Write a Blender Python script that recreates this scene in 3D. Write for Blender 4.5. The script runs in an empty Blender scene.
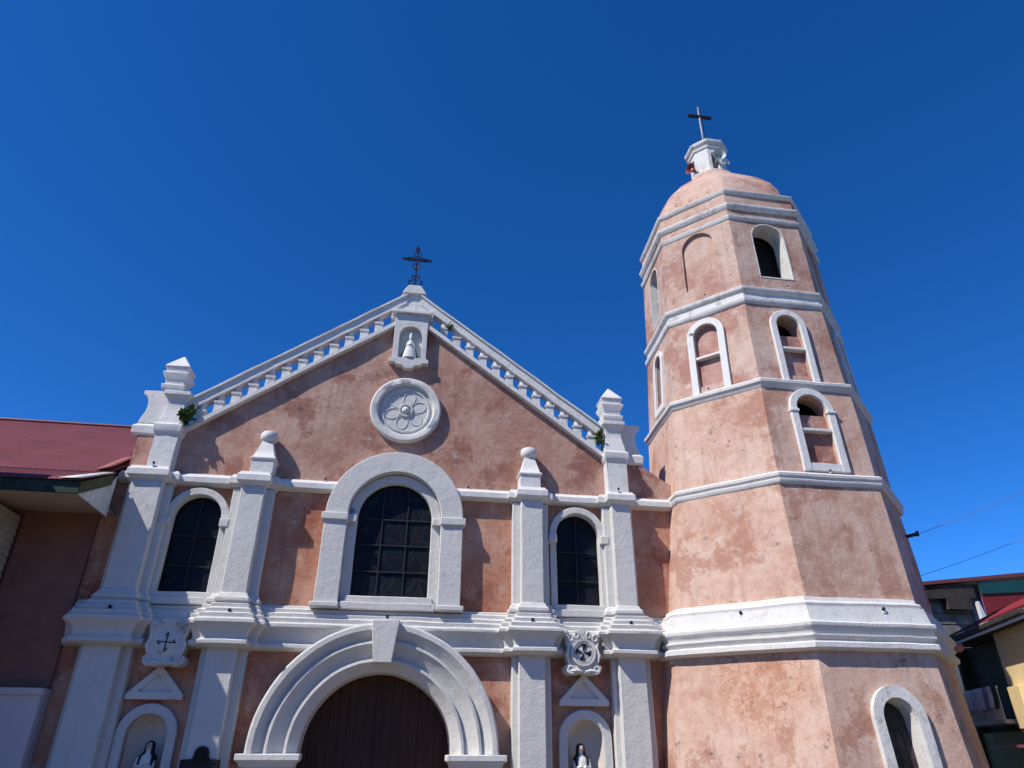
import bpy, bmesh, math, random
from mathutils import Vector, Matrix, noise
R = math.radians
PI = math.pi
random.seed(7)
S = bpy.context.scene
COL = S.collection

# ------------------------------------------------------------------ camera
cam_d = bpy.data.cameras.new('camera'); cam = bpy.data.objects.new('camera', cam_d); COL.objects.link(cam)
fw = Vector((0.12868099, 0.87437261, 0.46788218)); rt = Vector((0.98889943, -0.14848418, 0.00550981)); up = rt.cross(fw)
cam.matrix_world = Matrix(((rt.x, up.x, -fw.x, 0.416), (rt.y, up.y, -fw.y, -17.642), (rt.z, up.z, -fw.z, -0.339), (0, 0, 0, 1)))
cam_d.sensor_width = 36; cam_d.lens = 694.54 / 1024 * 36
cam_d.clip_start = 0.1; cam_d.clip_end = 3000
S.camera = cam

# ------------------------------------------------------------------ light
SUN_AZ, SUN_EL = 63.0, 48.0                      # degrees to the left of the facade normal, elevation
sdir = Vector((-math.sin(R(SUN_AZ)) * math.cos(R(SUN_EL)), -math.cos(R(SUN_AZ)) * math.cos(R(SUN_EL)), math.sin(R(SUN_EL))))
W = bpy.data.worlds.new("World"); S.world = W; W.use_nodes = True
wn = W.node_tree; wn.nodes.clear()
sky = wn.nodes.new('ShaderNodeTexSky'); sky.sky_type = 'NISHITA'; sky.sun_disc = False
sky.sun_elevation = R(SUN_EL); sky.sun_rotation = R(180 + SUN_AZ)
sky.air_density = 1.0; sky.dust_density = 0.0; sky.ozone_density = 5.0; sky.altitude = 5000
bg = wn.nodes.new('ShaderNodeBackground'); bg.inputs[1].default_value = 0.15
hs = wn.nodes.new('ShaderNodeHueSaturation'); hs.inputs['Hue'].default_value = 0.508; hs.inputs['Saturation'].default_value = 1.26; hs.inputs['Value'].default_value = 1.24
wo = wn.nodes.new('ShaderNodeOutputWorld')
wn.links.new(sky.outputs[0], hs.inputs['Color']); wn.links.new(hs.outputs[0], bg.inputs[0]); wn.links.new(bg.outputs[0], wo.inputs[0])
sl = bpy.data.lights.new('sun', 'SUN'); sl.energy = 4.8; sl.angle = R(0.53); sl.color = (1.0, 0.94, 0.85)
so = bpy.data.objects.new('sun', sl); COL.objects.link(so); so.location = (-20, -15, 30)
so.rotation_euler = sdir.to_track_quat('Z', 'Y').to_euler()
S.view_settings.view_transform = 'Standard'; S.view_settings.look = 'None'
S.view_settings.exposure = 0.2; S.view_settings.gamma = 1.0
S.view_settings.use_curve_mapping = False
S.render.engine = 'CYCLES'
S.cycles.max_bounces = 6; S.cycles.diffuse_bounces = 4

# ------------------------------------------------------------------ materials
class NT:
    def __init__(s, name):
        s.m = bpy.data.materials.new(name); s.m.use_nodes = True; s.t = s.m.node_tree; s.t.nodes.clear()
        s.out = s.n('OutputMaterial'); s.b = s.n('BsdfPrincipled'); s.l(s.b.outputs[0], s.out.inputs[0])
        s.b.inputs['Specular IOR Level'].default_value = 0.25
        s.geo = s.n('NewGeometry'); s.pos = s.geo.outputs['Position']
    def n(s, t): return s.t.nodes.new('ShaderNode' + t)
    def l(s, a, b): s.t.links.new(a, b)
    def noise(s, sc, det=6, rough=0.55, vec=None, dist=0.0):
        n = s.n('TexNoise'); n.inputs['Scale'].default_value = sc; n.inputs['Detail'].default_value = det
        n.inputs['Roughness'].default_value = rough; n.inputs['Distortion'].default_value = dist
        s.l(vec or s.pos, n.inputs['Vector']); return n.outputs['Fac']
    def scaled(s, v):
        m = s.n('Mapping'); m.inputs['Scale'].default_value = v; s.l(s.pos, m.inputs['Vector']); return m.outputs[0]
    def ramp(s, fac, stops):
        r = s.n('ValToRGB'); e = r.color_ramp.elements
        while len(e) < len(stops): e.new(0.5)
        for i, (p, c) in enumerate(stops):
            e[i].position = p; e[i].color = (*c, 1) if isinstance(c, tuple) else (c, c, c, 1)
        s.l(fac, r.inputs[0]); return r.outputs[0]
    def mix(s, fac, a, b, mode='MIX'):
        m = s.n('Mix'); m.data_type = 'RGBA'; m.blend_type = mode
        for sock, v in ((m.inputs[0], fac), (m.inputs[6], a), (m.inputs[7], b)):
            if isinstance(v, (int, float)): sock.default_value = v
            elif isinstance(v, tuple): sock.default_value = (*v, 1)
            else: s.l(v, sock)
        return m.outputs[2]
    def math(s, op, a, b=None, clamp=False):
        m = s.n('Math'); m.operation = op; m.use_clamp = clamp
        for i, v in enumerate((a, b)):
            if v is None: continue
            if isinstance(v, (int, float)): m.inputs[i].default_value = v
            else: s.l(v, m.inputs[i])
        return m.outputs[0]
    def bump(s, h, strength, dist, prev=None):
        b = s.n('Bump'); b.inputs['Strength'].default_value = strength; b.inputs['Distance'].default_value = dist
        s.l(h, b.inputs['Height'])
        if prev: s.l(prev, b.inputs['Normal'])
        return b.outputs[0]
    def done(s, col, rough=0.9, nrm=None, metal=0.0):
        if isinstance(col, tuple): s.b.inputs['Base Color'].default_value = (*col, 1)
        else: s.l(col, s.b.inputs['Base Color'])
        if isinstance(rough, (int, float)): s.b.inputs['Roughness'].default_value = rough
        else: s.l(rough, s.b.inputs['Roughness'])
        s.b.inputs['Metallic'].default_value = metal
        if nrm: s.l(nrm, s.b.inputs['Normal'])
        return s.m

def plaster(name, pale, mid, dark, brick, patch=0.60, cracks=False, mould=0.0):
    t = NT(name)
    warp = t.n('TexNoise'); warp.inputs['Scale'].default_value = 1.1; warp.inputs['Detail'].default_value = 6; t.l(t.pos, warp.inputs['Vector'])
    wm = t.n('VectorMath'); wm.operation = 'MULTIPLY_ADD'; wm.inputs[1].default_value = (0.5, 0.5, 0.5); t.l(warp.outputs['Color'], wm.inputs[0]); t.l(t.pos, wm.inputs[2])
    wv = wm.outputs[0]
    a = t.noise(0.55, 6, 0.62, vec=wv)
    c = t.ramp(a, [(0.36, dark), (0.5, mid), (0.64, pale)])
    b = t.noise(2.1, 12, 0.74, vec=wv)
    c = t.mix(t.ramp(b, [(0.45, 0.0), (0.60, 0.65)]), c, pale)
    b2 = t.noise(4.2, 12, 0.76)
    c = t.mix(t.ramp(b2, [(0.50, 0.0), (0.66, 0.60)]), c, dark)
    # worn areas where the undercoat shows, with ragged broken edges
    p1 = t.noise(0.8, 4, 0.5, vec=wv); p2 = t.noise(5.5, 12, 0.78)
    pp = t.math('ADD', t.math('MULTIPLY', p1, 0.68), t.math('MULTIPLY', p2, 0.32))
    c = t.mix(t.ramp(pp, [(patch - 0.035, 0.0), (patch - 0.015, 0.5), (patch + 0.02, 0.72), (patch + 0.10, 0.9)]), c, brick)
    lt = t.noise(3.0, 12, 0.75, vec=t.scaled((1.0, 1.0, 1.25)))
    c = t.mix(t.ramp(lt, [(0.56, 0.0), (0.64, 0.5)]), c, tuple(0.6 * x * 1.1 + 0.4 * 0.62 for x in pale))
    st = t.noise(1.0, 10, 0.66, vec=t.scaled((6.0, 6.0, 0.40)))
    c = t.mix(t.ramp(st, [(0.52, 0.0), (0.72, 0.45)]), c, tuple(x * 0.66 for x in dark))
    if mould > 0:
        k = t.noise(2.6, 14, 0.8); k2 = t.noise(0.6, 3, 0.5, vec=t.scaled((1, 1, 1.3)))
        f = t.math('MULTIPLY', t.ramp(k, [(0.57, 0.0), (0.655, 1.0)]), t.ramp(k2, [(0.43, 0.0), (0.57, mould)]))
        c = t.mix(f, c, (0.085, 0.07, 0.06))
    sp = t.noise(7.0, 6, 0.8)
    c = t.mix(t.ramp(sp, [(0.70, 0.0), (0.76, 0.55)]), c, (0.10, 0.075, 0.06))
    fine = t.noise(34, 5, 0.65)
    c = t.mix(0.30, c, t.ramp(fine, [(0.3, 0.40), (0.7, 0.62)]), 'OVERLAY')
    nm = t.bump(t.noise(2.6, 9, 0.66), 0.45, 0.06)
    nm = t.bump(t.noise(20, 6, 0.65), 0.40, 0.014, nm)
    if cracks:
        v = t.n('TexVoronoi'); v.feature = 'DISTANCE_TO_EDGE'; v.inputs['Scale'].default_value = 4.6
        nz = t.n('TexNoise'); nz.inputs['Scale'].default_value = 4; nz.inputs['Detail'].default_value = 7; nz.inputs['Roughness'].default_value = 0.65
        t.l(t.pos, nz.inputs['Vector'])
        w2 = t.n('VectorMath'); w2.operation = 'MULTIPLY_ADD'; w2.inputs[1].default_value = (0.45, 0.45, 0.45); t.l(nz.outputs['Color'], w2.inputs[0]); t.l(t.pos, w2.inputs[2])
        t.l(w2.outputs[0], v.inputs['Vector'])
        line = t.ramp(v.outputs['Distance'], [(0.006, 1.0), (0.036, 0.0)])
        d = t.n('VectorMath'); d.operation = 'DISTANCE'; d.inputs[1].default_value = (8.35, -2.0, 1.0); t.l(t.pos, d.inputs[0])
        area = t.math('SUBTRACT', 1.75, t.math('ADD', d.outputs['Value'], t.noise(1.6, 6, 0.65)))
        c = t.mix(t.ramp(area, [(-0.2, 0.0), (0.6, 0.30)]), c, (0.60, 0.31, 0.18))
        f = t.math('MULTIPLY', t.math('MULTIPLY', line, t.ramp(area, [(-0.1, 0.0), (0.45, 0.85)])), t.ramp(t.noise(2.4, 6, 0.6), [(0.34, 0.25), (0.54, 1.0)]))
        c = t.mix(f, c, (0.25, 0.085, 0.045))
    return t.done(c, 0.94, nm)

def whitewash(name, base=(0.80, 0.80, 0.79), dirt=(0.42, 0.40, 0.36), rough_amt=0.6, dirty=0.66):
    t = NT(name)
    a = t.noise(1.3, 6, 0.6)
    c = t.mix(t.ramp(a, [(0.35, 0.0), (0.7, 0.5)]), base, tuple(x * 0.88 for x in base))
    k = t.noise(2.4, 12, 0.74, vec=t.scaled((1.6, 1.6, 0.9)))
    c = t.mix(t.ramp(k, [(dirty - 0.05, 0.0), (dirty + 0.07, 0.7)]), c, dirt)
    st = t.noise(1.0, 8, 0.66, vec=t.scaled((7.0, 7.0, 0.5)))
    c = t.mix(t.ramp(st, [(0.52, 0.0), (0.74, 0.36)]), c, (0.50, 0.43, 0.36))
    sp = t.noise(9, 8, 0.75)
    c = t.mix(t.ramp(sp, [(0.655, 0.0), (0.72, 0.5)]), c, (0.32, 0.30, 0.27))
    nm = t.bump(t.noise(4, 8, 0.62), rough_amt * 0.6, 0.05)
    nm = t.bump(t.noise(22, 7, 0.74), rough_amt * 0.85, 0.022, nm)
    return t.done(c, 0.88, nm)

def plain(name, col, rough=0.7, var=0.12, sc=3.0, metal=0.0, bump=0.1):
    t = NT(name)
    a = t.noise(sc, 7, 0.6)
    c = t.mix(t.ramp(a, [(0.3, 0.0), (0.75, 1.0)]), tuple(x * (1 - var) for x in col), tuple(min(1, x * (1 + var)) for x in col))
    nm = t.bump(t.noise(sc * 9, 5, 0.6), bump, 0.01)
    return t.done(c, rough, nm, metal)

M = {}
M['pink'] = plaster('pink_plaster', (0.55, 0.325, 0.235), (0.465, 0.22, 0.14), (0.38, 0.145, 0.085), (0.30, 0.10, 0.06), 0.59, mould=0.6)
M['pink_gable'] = plaster('pink_plaster_gable', (0.51, 0.335, 0.262), (0.43, 0.245, 0.182), (0.335, 0.167, 0.122), (0.255, 0.10, 0.074), 0.57, mould=1.0)
M['pink_tower'] = plaster('pink_plaster_tower', (0.62, 0.455, 0.37), (0.55, 0.36, 0.277), (0.45, 0.255, 0.18), (0.37, 0.18, 0.122), 0.575, cracks=True, mould=0.95)
M['pink_belfry'] = plaster('pink_plaster_belfry', (0.56, 0.415, 0.34), (0.48, 0.32, 0.25), (0.39, 0.22, 0.17), (0.335, 0.16, 0.122), 0.56, mould=1.0)
M['panel'] = plaster('red_plaster_panel', (0.46, 0.29, 0.24), (0.37, 0.18, 0.145), (0.31, 0.13, 0.105), (0.27, 0.10, 0.085), 0.60)
M['white'] = whitewash('white_limewash', (0.62, 0.61, 0.58), rough_amt=0.62, dirty=0.63)
M['white_clean'] = whitewash('white_trim', (0.68, 0.67, 0.645), rough_amt=0.6, dirty=0.625)
M['white_old'] = whitewash('white_weathered', (0.66, 0.65, 0.62), (0.27, 0.25, 0.22), 0.7, 0.575)
M['cream'] = plain('cream_niche', (0.62, 0.56, 0.50), 0.9, 0.12, 4)
M['iron'] = plain('black_iron', (0.018, 0.018, 0.022), 0.5, 0.3, 8, 0.4)
M['bronze'] = plain('dark_bronze', (0.022, 0.023, 0.026), 0.55, 0.5, 14, 0.3, 0.3)
M['wire'] = plain('wire_grey', (0.20, 0.22, 0.26), 0.6, 0.1, 8)
M['lead'] = plain('grey_lead_bars', (0.028, 0.03, 0.034), 0.7, 0.2, 8)
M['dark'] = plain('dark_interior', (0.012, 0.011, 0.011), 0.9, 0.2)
M['lit_steel'] = plain('lit_side_steel', (0.45, 0.46, 0.48), 0.4, 0.1, 10, 0.8)
M['green'] = plain('dark_green_paint', (0.018, 0.034, 0.024), 0.6, 0.45, 4)
M['greenedge'] = plain('mossy_green_paint', (0.075, 0.085, 0.038), 0.7, 0.5, 5)
M['soffit'] = plain('cream_soffit', (0.40, 0.31, 0.235), 0.85, 0.1, 4)
M['clap'] = plain('cream_clapboard', (0.42, 0.37, 0.30), 0.8, 0.12, 4)
M['brown'] = plain('brown_wall_paint', (0.25, 0.125, 0.095), 0.85, 0.15, 2)
M['lav'] = plain('pale_wall_paint', (0.62, 0.56, 0.56), 0.85, 0.06, 2)
M['galv'] = plain('galvanised_sheet', (0.58, 0.58, 0.56), 0.6, 0.25, 5, 0.2)
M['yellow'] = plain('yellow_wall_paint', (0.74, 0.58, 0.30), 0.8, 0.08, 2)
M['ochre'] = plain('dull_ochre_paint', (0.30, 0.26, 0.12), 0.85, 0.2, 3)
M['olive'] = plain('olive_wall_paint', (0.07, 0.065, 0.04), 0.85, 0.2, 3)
M['concrete'] = plain('weathered_concrete', (0.17, 0.16, 0.155), 0.95, 0.55, 2.2)
M['teal'] = plain('teal_sheet', (0.012, 0.075, 0.08), 0.55, 0.15, 3)
M['boards'] = plain('dark_timber', (0.055, 0.045, 0.04), 0.85, 0.4, 4)
M['robe'] = plain('statue_white', (0.70, 0.69, 0.66), 0.6, 0.1, 12)
M['habit'] = plain('statue_black', (0.016, 0.016, 0.02), 0.6, 0.2, 12)
M['skin'] = plain('statue_face', (0.55, 0.36, 0.27), 0.6, 0.05, 12)
M['hornwhite'] = plain('white_horn', (0.62, 0.63, 0.64), 0.4, 0.05, 12)
M['horngrey'] = plain('grey_horn', (0.40, 0.45, 0.45), 0.45, 0.1, 12)
M['red'] = plain('red_paint', (0.20, 0.03, 0.035), 0.5, 0.15, 6)
M['pinkstone'] = plain('pink_painted_metal', (0.58, 0.27, 0.24), 0.7, 0.1, 4)

def roofmat(name, col):
    t = NT(name)
    a = t.noise(0.8, 9, 0.66)
    c = t.mix(t.ramp(a, [(0.36, 0.0), (0.7, 1.0)]), tuple(x * 0.86 for x in col), tuple(x * 1.18 for x in col))
    s = t.noise(1.0, 7, 0.6, vec=t.scaled((5.0, 0.4, 0.4)))
    c = t.mix(t.ramp(s, [(0.55, 0.0), (0.75, 0.35)]), c, (col[0] * 0.6, col[1] * 0.65, col[2] * 0.7))
    f = t.noise(6, 10, 0.75)
    c = t.mix(t.ramp(f, [(0.64, 0.0), (0.72, 0.5)]), c, (0.20, 0.13, 0.11))
    return t.done(c, 0.62, t.bump(t.noise(9, 4), 0.12, 0.02))
M['roof'] = roofmat('red_roof_sheet', (0.185, 0.052, 0.058))
M['roof_edge'] = roofmat('faded_red_flashing', (0.30, 0.09, 0.085))
M['roof_bright'] = roofmat('bright_red_roof_sheet', (0.20, 0.024, 0.028))

def woodmat():
    t = NT('dark_wood')
    w = t.noise(2.0, 8, 0.6, vec=t.scaled((9, 9, 0.6)))
    c = t.mix(t.ramp(w, [(0.3, 0.0), (0.7, 1.0)]), (0.035, 0.018, 0.012), (0.075, 0.036, 0.022))
    return t.done(c, 0.6, t.bump(w, 0.3, 0.02))
M['wood'] = woodmat()

def glassmat(name, lead):
    t = NT(name)
    v = t.n('TexVoronoi'); v.feature = 'DISTANCE_TO_EDGE'; v.inputs['Scale'].default_value = 3.2
    t.l(t.scaled((1, 0.05, 1)), v.inputs['Vector'])
    line = t.ramp(v.outputs['Distance'], [(0.015, 1.0), (0.035, 0.0)])
    v2 = t.n('TexVoronoi'); v2.inputs['Scale'].default_value = 3.2; t.l(t.scaled((1, 0.05, 1)), v2.inputs['Vector'])
    c = t.mix(0.5, (0.012, 0.014, 0.02), t.mix(0.012, (0.008, 0.009, 0.014), v2.outputs['Color']))
    c = t.mix(t.math('MULTIPLY', line, lead), c, (0.045, 0.047, 0.053))
    nm = t.bump(t.noise(4, 3), 0.15, 0.02)
    m = t.done(c, 0.35, nm); t.b.inputs['Specular IOR Level'].default_value = 0.07
    return m
M['glass'] = glassmat('leaded_glass', 0.40)
M['glass_plain'] = glassmat('dark_glass', 0.12)

def groundmat(name, a, b):
    t = NT(name)
    n1 = t.noise(0.25, 9, 0.65); n2 = t.noise(6, 9, 0.7)
    c = t.mix(t.ramp(n1, [(0.3, 0.0), (0.7, 1.0)]), a, b)
    c = t.mix(0.3, c, t.ramp(n2, [(0.3, 0.3), (0.7, 0.7)]), 'OVERLAY')
    return t.done(c, 0.95, t.bump(n2, 0.3, 0.03))
M['ground'] = groundmat('ground_earth', (0.11, 0.095, 0.07), (0.15, 0.13, 0.10))
M['plaza'] = groundmat('plaza_concrete', (0.13, 0.11, 0.085), (0.17, 0.15, 0.12))

def leafmat():
    t = NT('leaf_green'); n = t.n('ObjectInfo')
    a = t.noise(14, 3)
    c = t.ramp(a, [(0.35, (0.035, 0.075, 0.015)), (0.65, (0.10, 0.17, 0.04))])
    return t.done(c, 0.5)
M['leaf'] = leafmat()

# ------------------------------------------------------------------ geometry helpers
class G:
    """collects shapes into one bmesh"""
    def __init__(s): s.bm = bmesh.new()
    def face(s, pts):
        try: return s.bm.faces.new([s.bm.verts.new(p) for p in pts])
        except ValueError: return None
    def box(s, x0, x1, y0, y1, z0, z1, mat=None):
        v = [s.bm.verts.new((x, y, z)) for z in (z0, z1) for y in (y0, y1) for x in (x0, x1)]
        for f in ((0, 2, 3, 1), (4, 5, 7, 6), (0, 1, 5, 4), (1, 3, 7, 5), (3, 2, 6, 7), (2, 0, 4, 6)):
            s.bm.faces.new([v[i] for i in f])
        if mat:
            for q in v: q.co = mat @ q.co
        return s
    def plate(s, outer, y0, y1, holes=(), mat=None):
        b = bmesh.new()
        es = []
        for loop in (outer, *holes):
            vs = [b.verts.new((x, y0, z)) for x, z in loop]
            for i in range(len(vs)): es.append(b.edges.new((vs[i], vs[(i + 1) % len(vs)])))
        bmesh.ops.triangle_fill(b, use_beauty=True, use_dissolve=False, edges=es)
        fs = list(b.faces)
        r = bmesh.ops.extrude_face_region(b, geom=fs, use_keep_orig=True)
        for v in r['geom']:
            if isinstance(v, bmesh.types.BMVert): v.co.y = y1
        bmesh.ops.recalc_face_normals(b, faces=b.faces)
        s.merge(b, mat); return s
    def merge(s, b, mat=None):
        if mat: bmesh.ops.transform(b, matrix=mat, verts=b.verts)
        me = bpy.data.meshes.new('tmp'); b.to_mesh(me); b.free(); s.bm.from_mesh(me); bpy.data.meshes.remove(me)
    def sweep(s, path, prof, closed=False, cap=True):
        """path: plan polyline; prof: (out, z) list; out is to the right of travel"""
        P = [Vector(p) for p in path]; n = len(P); rings = []
        for i in range(n):
            a = P[i] - P[i - 1] if (i > 0 or closed) else None
            c = P[(i + 1) % n] - P[i] if (i < n - 1 or closed) else None
            ns = [Vector((d.y, -d.x)).normalized() for d in (a, c) if d is not None]
            m = ns[0] if len(ns) == 1 else (ns[0] + ns[1]) / (1 + ns[0].dot(ns[1]))
            rings.append([s.bm.verts.new((P[i].x + m.x * o, P[i].y + m.y * o, z)) for o, z in prof])
        k = len(prof)
        for i in range(n if closed else n - 1):
            a, b = rings[i], rings[(i + 1) % n]
            for j in range(k):
                jj = (j + 1) % k
                s.bm.faces.new((a[j], b[j], b[jj], a[jj]))
        if not closed and cap:
            s.bm.faces.new(rings[0][::-1]); s.bm.faces.new(rings[-1])
        return s
    def lathe(s, c, prof, n=16, ang0=0.0, mat=None, sx=1.0, sy=1.0):
        b = bmesh.new(); rings = []
        for r, z in prof:
            rings.append([b.verts.new((r * sx * math.cos(ang0 + 2 * PI * i / n), r * sy * math.sin(ang0 + 2 * PI * i / n), z)) for i in range(n)])
        for a, d in zip(rings, rings[1:]):
            for i in range(n): b.faces.new((a[i], a[(i + 1) % n], d[(i + 1) % n], d[i]))
        b.faces.new(rings[0][::-1]); b.faces.new(rings[-1])
        bmesh.ops.recalc_face_normals(b, faces=b.faces)
        m = Matrix.Translation(c)
        if mat: m = m @ mat
        s.merge(b, m); return s
    def tube(s, pts, r, n=8):
        P = [Vector(p) for p in pts]; rings = []
        rr = r if isinstance(r, (list, tuple)) else [r] * len(P)
        pu = None
        for i, p in enumerate(P):
            d = (P[min(i + 1, len(P) - 1)] - P[max(i - 1, 0)]).normalized()
            if pu is None: pu = d.orthogonal().normalized()
            u = (pu - d * pu.dot(d)).normalized(); pu = u; w = d.cross(u)
            rings.append([s.bm.verts.new(p + (u * math.cos(2 * PI * k / n) + w * math.sin(2 * PI * k / n)) * rr[i]) for k in range(n)])
        for a, b in zip(rings, rings[1:]):
            for k in range(n): s.bm.faces.new((a[k], a[(k + 1) % n], b[(k + 1) % n], b[k]))
        s.bm.faces.new(rings[0][::-1]); s.bm.faces.new(rings[-1])
        return s
    def ring_xz(s, cx, cz, a0, a1, prof, n=48, closed=False, mat=None):
        """prof: closed list of (r, y) revolved about the y axis through (cx, cz), angle from +x towards +z"""
        b = bmesh.new(); rings = []
        m = n if closed else n + 1
        for i in range(m):
            a = a0 + (a1 - a0) * i / n
            rings.append([b.verts.new((cx + r * math.cos(a), y, cz + r * math.sin(a))) for r, y in prof])
        k = len(prof)
        for i in range(n):
            p, q = rings[i], rings[(i + 1) % m]
            for j in range(k): b.faces.new((p[j], p[(j + 1) % k], q[(j + 1) % k], q[j]))
        if not closed: b.faces.new(rings[0]); b.faces.new(rings[-1][::-1])
        bmesh.ops.recalc_face_normals(b, faces=b.faces)
        s.merge(b, mat); return s

def world_loc(o):
    v = Vector((0, 0, 0))
    while o: v = v + o.location; o = o.parent
    return v

def twarp(v):
    """the old tower is not a true octagon: its front corner leans out to the right towards the foot"""
    f = min(1.0, max(0.0, (5.6 - v.z) / 3.6)); dx = 0.0
    if v.y < 1.274 and f > 0:
        x0, x1, x2 = 7.3, 9.42, 12.5
        if v.x < x1: k = max(0.0, (v.x - x0) / (x1 - x0)); dx = f * (-0.10 * (1 - k) + 0.16 * k)
        elif v.x < x2: k = (v.x - x1) / (x2 - x1); dx = f * (0.16 * (1 - k) - 0.13 * k)
        else: dx = -0.13 * f
    if v.z > 6 and v.x < 8.4: dx += 0.12 * min(1.0, max(0.0, (v.y + 0.02) / 2.5))
    return dx

def obj(name, g, mat, parent=None, bevel=0.0, rough=0.0, smooth=35, origin=None, seg=2, cutlen=0.55, wall=False):
    bm = g.bm if isinstance(g, G) else g
    bmesh.ops.remove_doubles(bm, verts=bm.verts, dist=0.0004)
    if rough:
        for _ in range(4):
            es = [e for e in bm.edges if e.calc_length() > cutlen]
            if not es: break
            bmesh.ops.subdivide_edges(bm, edges=es, cuts=1, use_grid_fill=True)
        for v in bm.verts:
            if wall: v.co += noise.noise_vector(v.co * 0.45) * rough * 2.2; continue
            v.co += noise.noise_vector(v.co * 1.4) * rough + noise.noise_vector(v.co * 5.3) * (rough * 0.5)
    rt_ = parent
    while rt_ is not None and rt_.parent: rt_ = rt_.parent
    if rt_ is not None and rt_.name.startswith('bell_tower'):
        for v in bm.verts: v.co.x += twarp(v.co)
    bmesh.ops.recalc_face_normals(bm, faces=bm.faces)
    org = Vector(origin) if origin is not None else (world_loc(parent) if parent else Vector((0, 0, 0)))
    bmesh.ops.translate(bm, verts=bm.verts, vec=-org)
    me = bpy.data.meshes.new(name); bm.to_mesh(me); bm.free()
    for p in me.polygons: p.use_smooth = True
    me.set_sharp_from_angle(angle=R(smooth))
    o = bpy.data.objects.new(name, me); COL.objects.link(o)
    for mm in (mat if isinstance(mat, list) else [mat]): me.materials.append(mm)
    if parent:
        o.parent = parent; o.location = org - world_loc(parent)
    else: o.location = org
    if bevel:
        md = o.modifiers.new('bevel', 'BEVEL'); md.width = bevel; md.segments = seg; md.limit_method = 'ANGLE'; md.angle_limit = R(40)
    return o

def thing(name, label, cat, loc=(0, 0, 0), group=None):
    o = bpy.data.objects.new(name, None); COL.objects.link(o); o.location = loc; o.empty_display_size = 0.3
    return tag(o, label, cat, group)
def tag(o, label, cat, group=None):
    o['label'] = label; o['category'] = cat
    if group: o['group'] = group
    return o
def struct(o): o['kind'] = 'structure'; return o

def arch(cx, hw, z0, zs, n=24, rise=None):
    """closed outline of an arched opening, counter-clockwise from bottom left"""
    rise = rise or hw
    pts = [(cx - hw, z0), (cx + hw, z0)]
    for i in range(n + 1):
        a = PI * i / n
        pts.append((cx + hw * math.cos(a), zs + rise * math.sin(a)))
    return pts
def arch_band(cx, hi, ho, z0, zs, n=28, zi0=None, risei=None, riseo=None):
    """U-shaped band between two concentric arches, open at the bottom"""
    o = [(cx - ho, z0)] + [(cx - ho * math.cos(PI * i / n), zs + (riseo or ho) * math.sin(PI * i / n)) for i in range(n + 1)] + [(cx + ho, z0)]
    i_ = [(cx + hi, z0)] + [(cx + hi * math.cos(PI * i / n), zs + (risei or hi) * math.sin(PI * i / n)) for i in range(n + 1)] + [(cx - hi, z0)]
    return o + i_

GZ = -2.05      # ground level
# ------------------------------------------------------------------ ground
g = G(); g.face([(-400, -400, GZ), (400, -400, GZ), (400, 400, GZ), (-400, 400, GZ)])
struct(obj('ground', g, M['ground']))
g = G(); g.face([(-16, -34, GZ + 0.004), (17.2, -34, GZ + 0.004), (17.2, 0.2, GZ + 0.004), (-16, 0.2, GZ + 0.004)])
struct(obj('plaza_pavement', g, M['plaza']))

# unseen terrain ring added behind the viewer to cut low sky light
g = G(); rows = []
for i in range(61):
    a = R(-172 + 164 * i / 60); rr = []
    for r, h in ((62, 0.0), (70, 7.0), (82, 13.0), (98, 18.0), (120, 21.0), (160, 0.0)):
        x, y = r * math.cos(a), -12 + r * math.sin(a)
        rr.append(g.bm.verts.new((x, y, GZ - 0.05 + h * (0.85 + 0.35 * noise.noise(Vector((x, y, 0)) * 0.04)) * min(1, i / 5, (60 - i) / 5))))
    rows.append(rr)
for p_, q_ in zip(rows, rows[1:]):
    for j in range(5): g.bm.faces.new((p_[j], q_[j], q_[j + 1], p_[j + 1]))
M['sky_blocker'] = groundmat('sky_blocker_green', (0.035, 0.05, 0.02), (0.06, 0.075, 0.03))
struct(obj('sky_blocker_ring', g, M['sky_blocker'], smooth=80))

# ================================================================== CHURCH
church = thing('church', 'pink plaster church with white pilasters, arched portal and balustraded gable', 'church', (0, 0, GZ))

WINS = [(-4.785, 0.585), (4.755, 0.585)]
gout = [(-7.05, GZ), (8.1, GZ), (8.1, 5.95), (7.4, 6.32), (6.72, 6.78), (5.75, 6.86), (0, 11.08), (-5.75, 6.86), (-6.68, 6.86), (-6.70, 5.55), (-7.05, 5.5)]
holes_low = [arch(0, 1.73, GZ + 0.12, -0.40, 40), arch(-4.84, 0.43, -1.55, -0.08, 24), arch(4.765, 0.43, -1.55, -0.08, 24)]
holes_up = [arch(0, 0.95, 2.96, 4.90, 32), arch(-4.785, 0.60, 2.90, 4.69), arch(4.755, 0.60, 2.90, 4.69)]
lower = [(-7.05, GZ), (8.1, GZ), (8.1, 5.66), (1.2, 5.66), (1.2, 6.08), (-1.2, 6.08), (-1.2, 5.66), (-7.05, 5.66)]
upper = [(-6.70, 5.66), (-1.2, 5.66), (-1.2, 6.08), (1.2, 6.08), (1.2, 5.66), (8.1, 5.66), (8.1, 5.95), (7.4, 6.32), (6.72, 6.78), (5.75, 6.86), (0, 11.08), (-5.75, 6.86), (-6.68, 6.86)]
g = G(); g.plate(lower, 0, 0.62, holes_low + holes_up)
obj('facade_wall', g, M['pink'], church, rough=0.010, cutlen=0.8, wall=True)
g = G(); g.plate(upper, 0, 0.34)
obj('gable_wall', g, M['pink_gable'], church, rough=0.010, cutlen=0.8, wall=True)
g = G(); g.box(-6.70, -6.3, 0.62, 24, GZ, 6.6).box(6.3, 6.7, 0.62, 24, GZ, 6.6).box(-6.3, 6.3, 23.6, 24, GZ, 6.6)
obj('side_wall', g, M['pink'], church)
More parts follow.
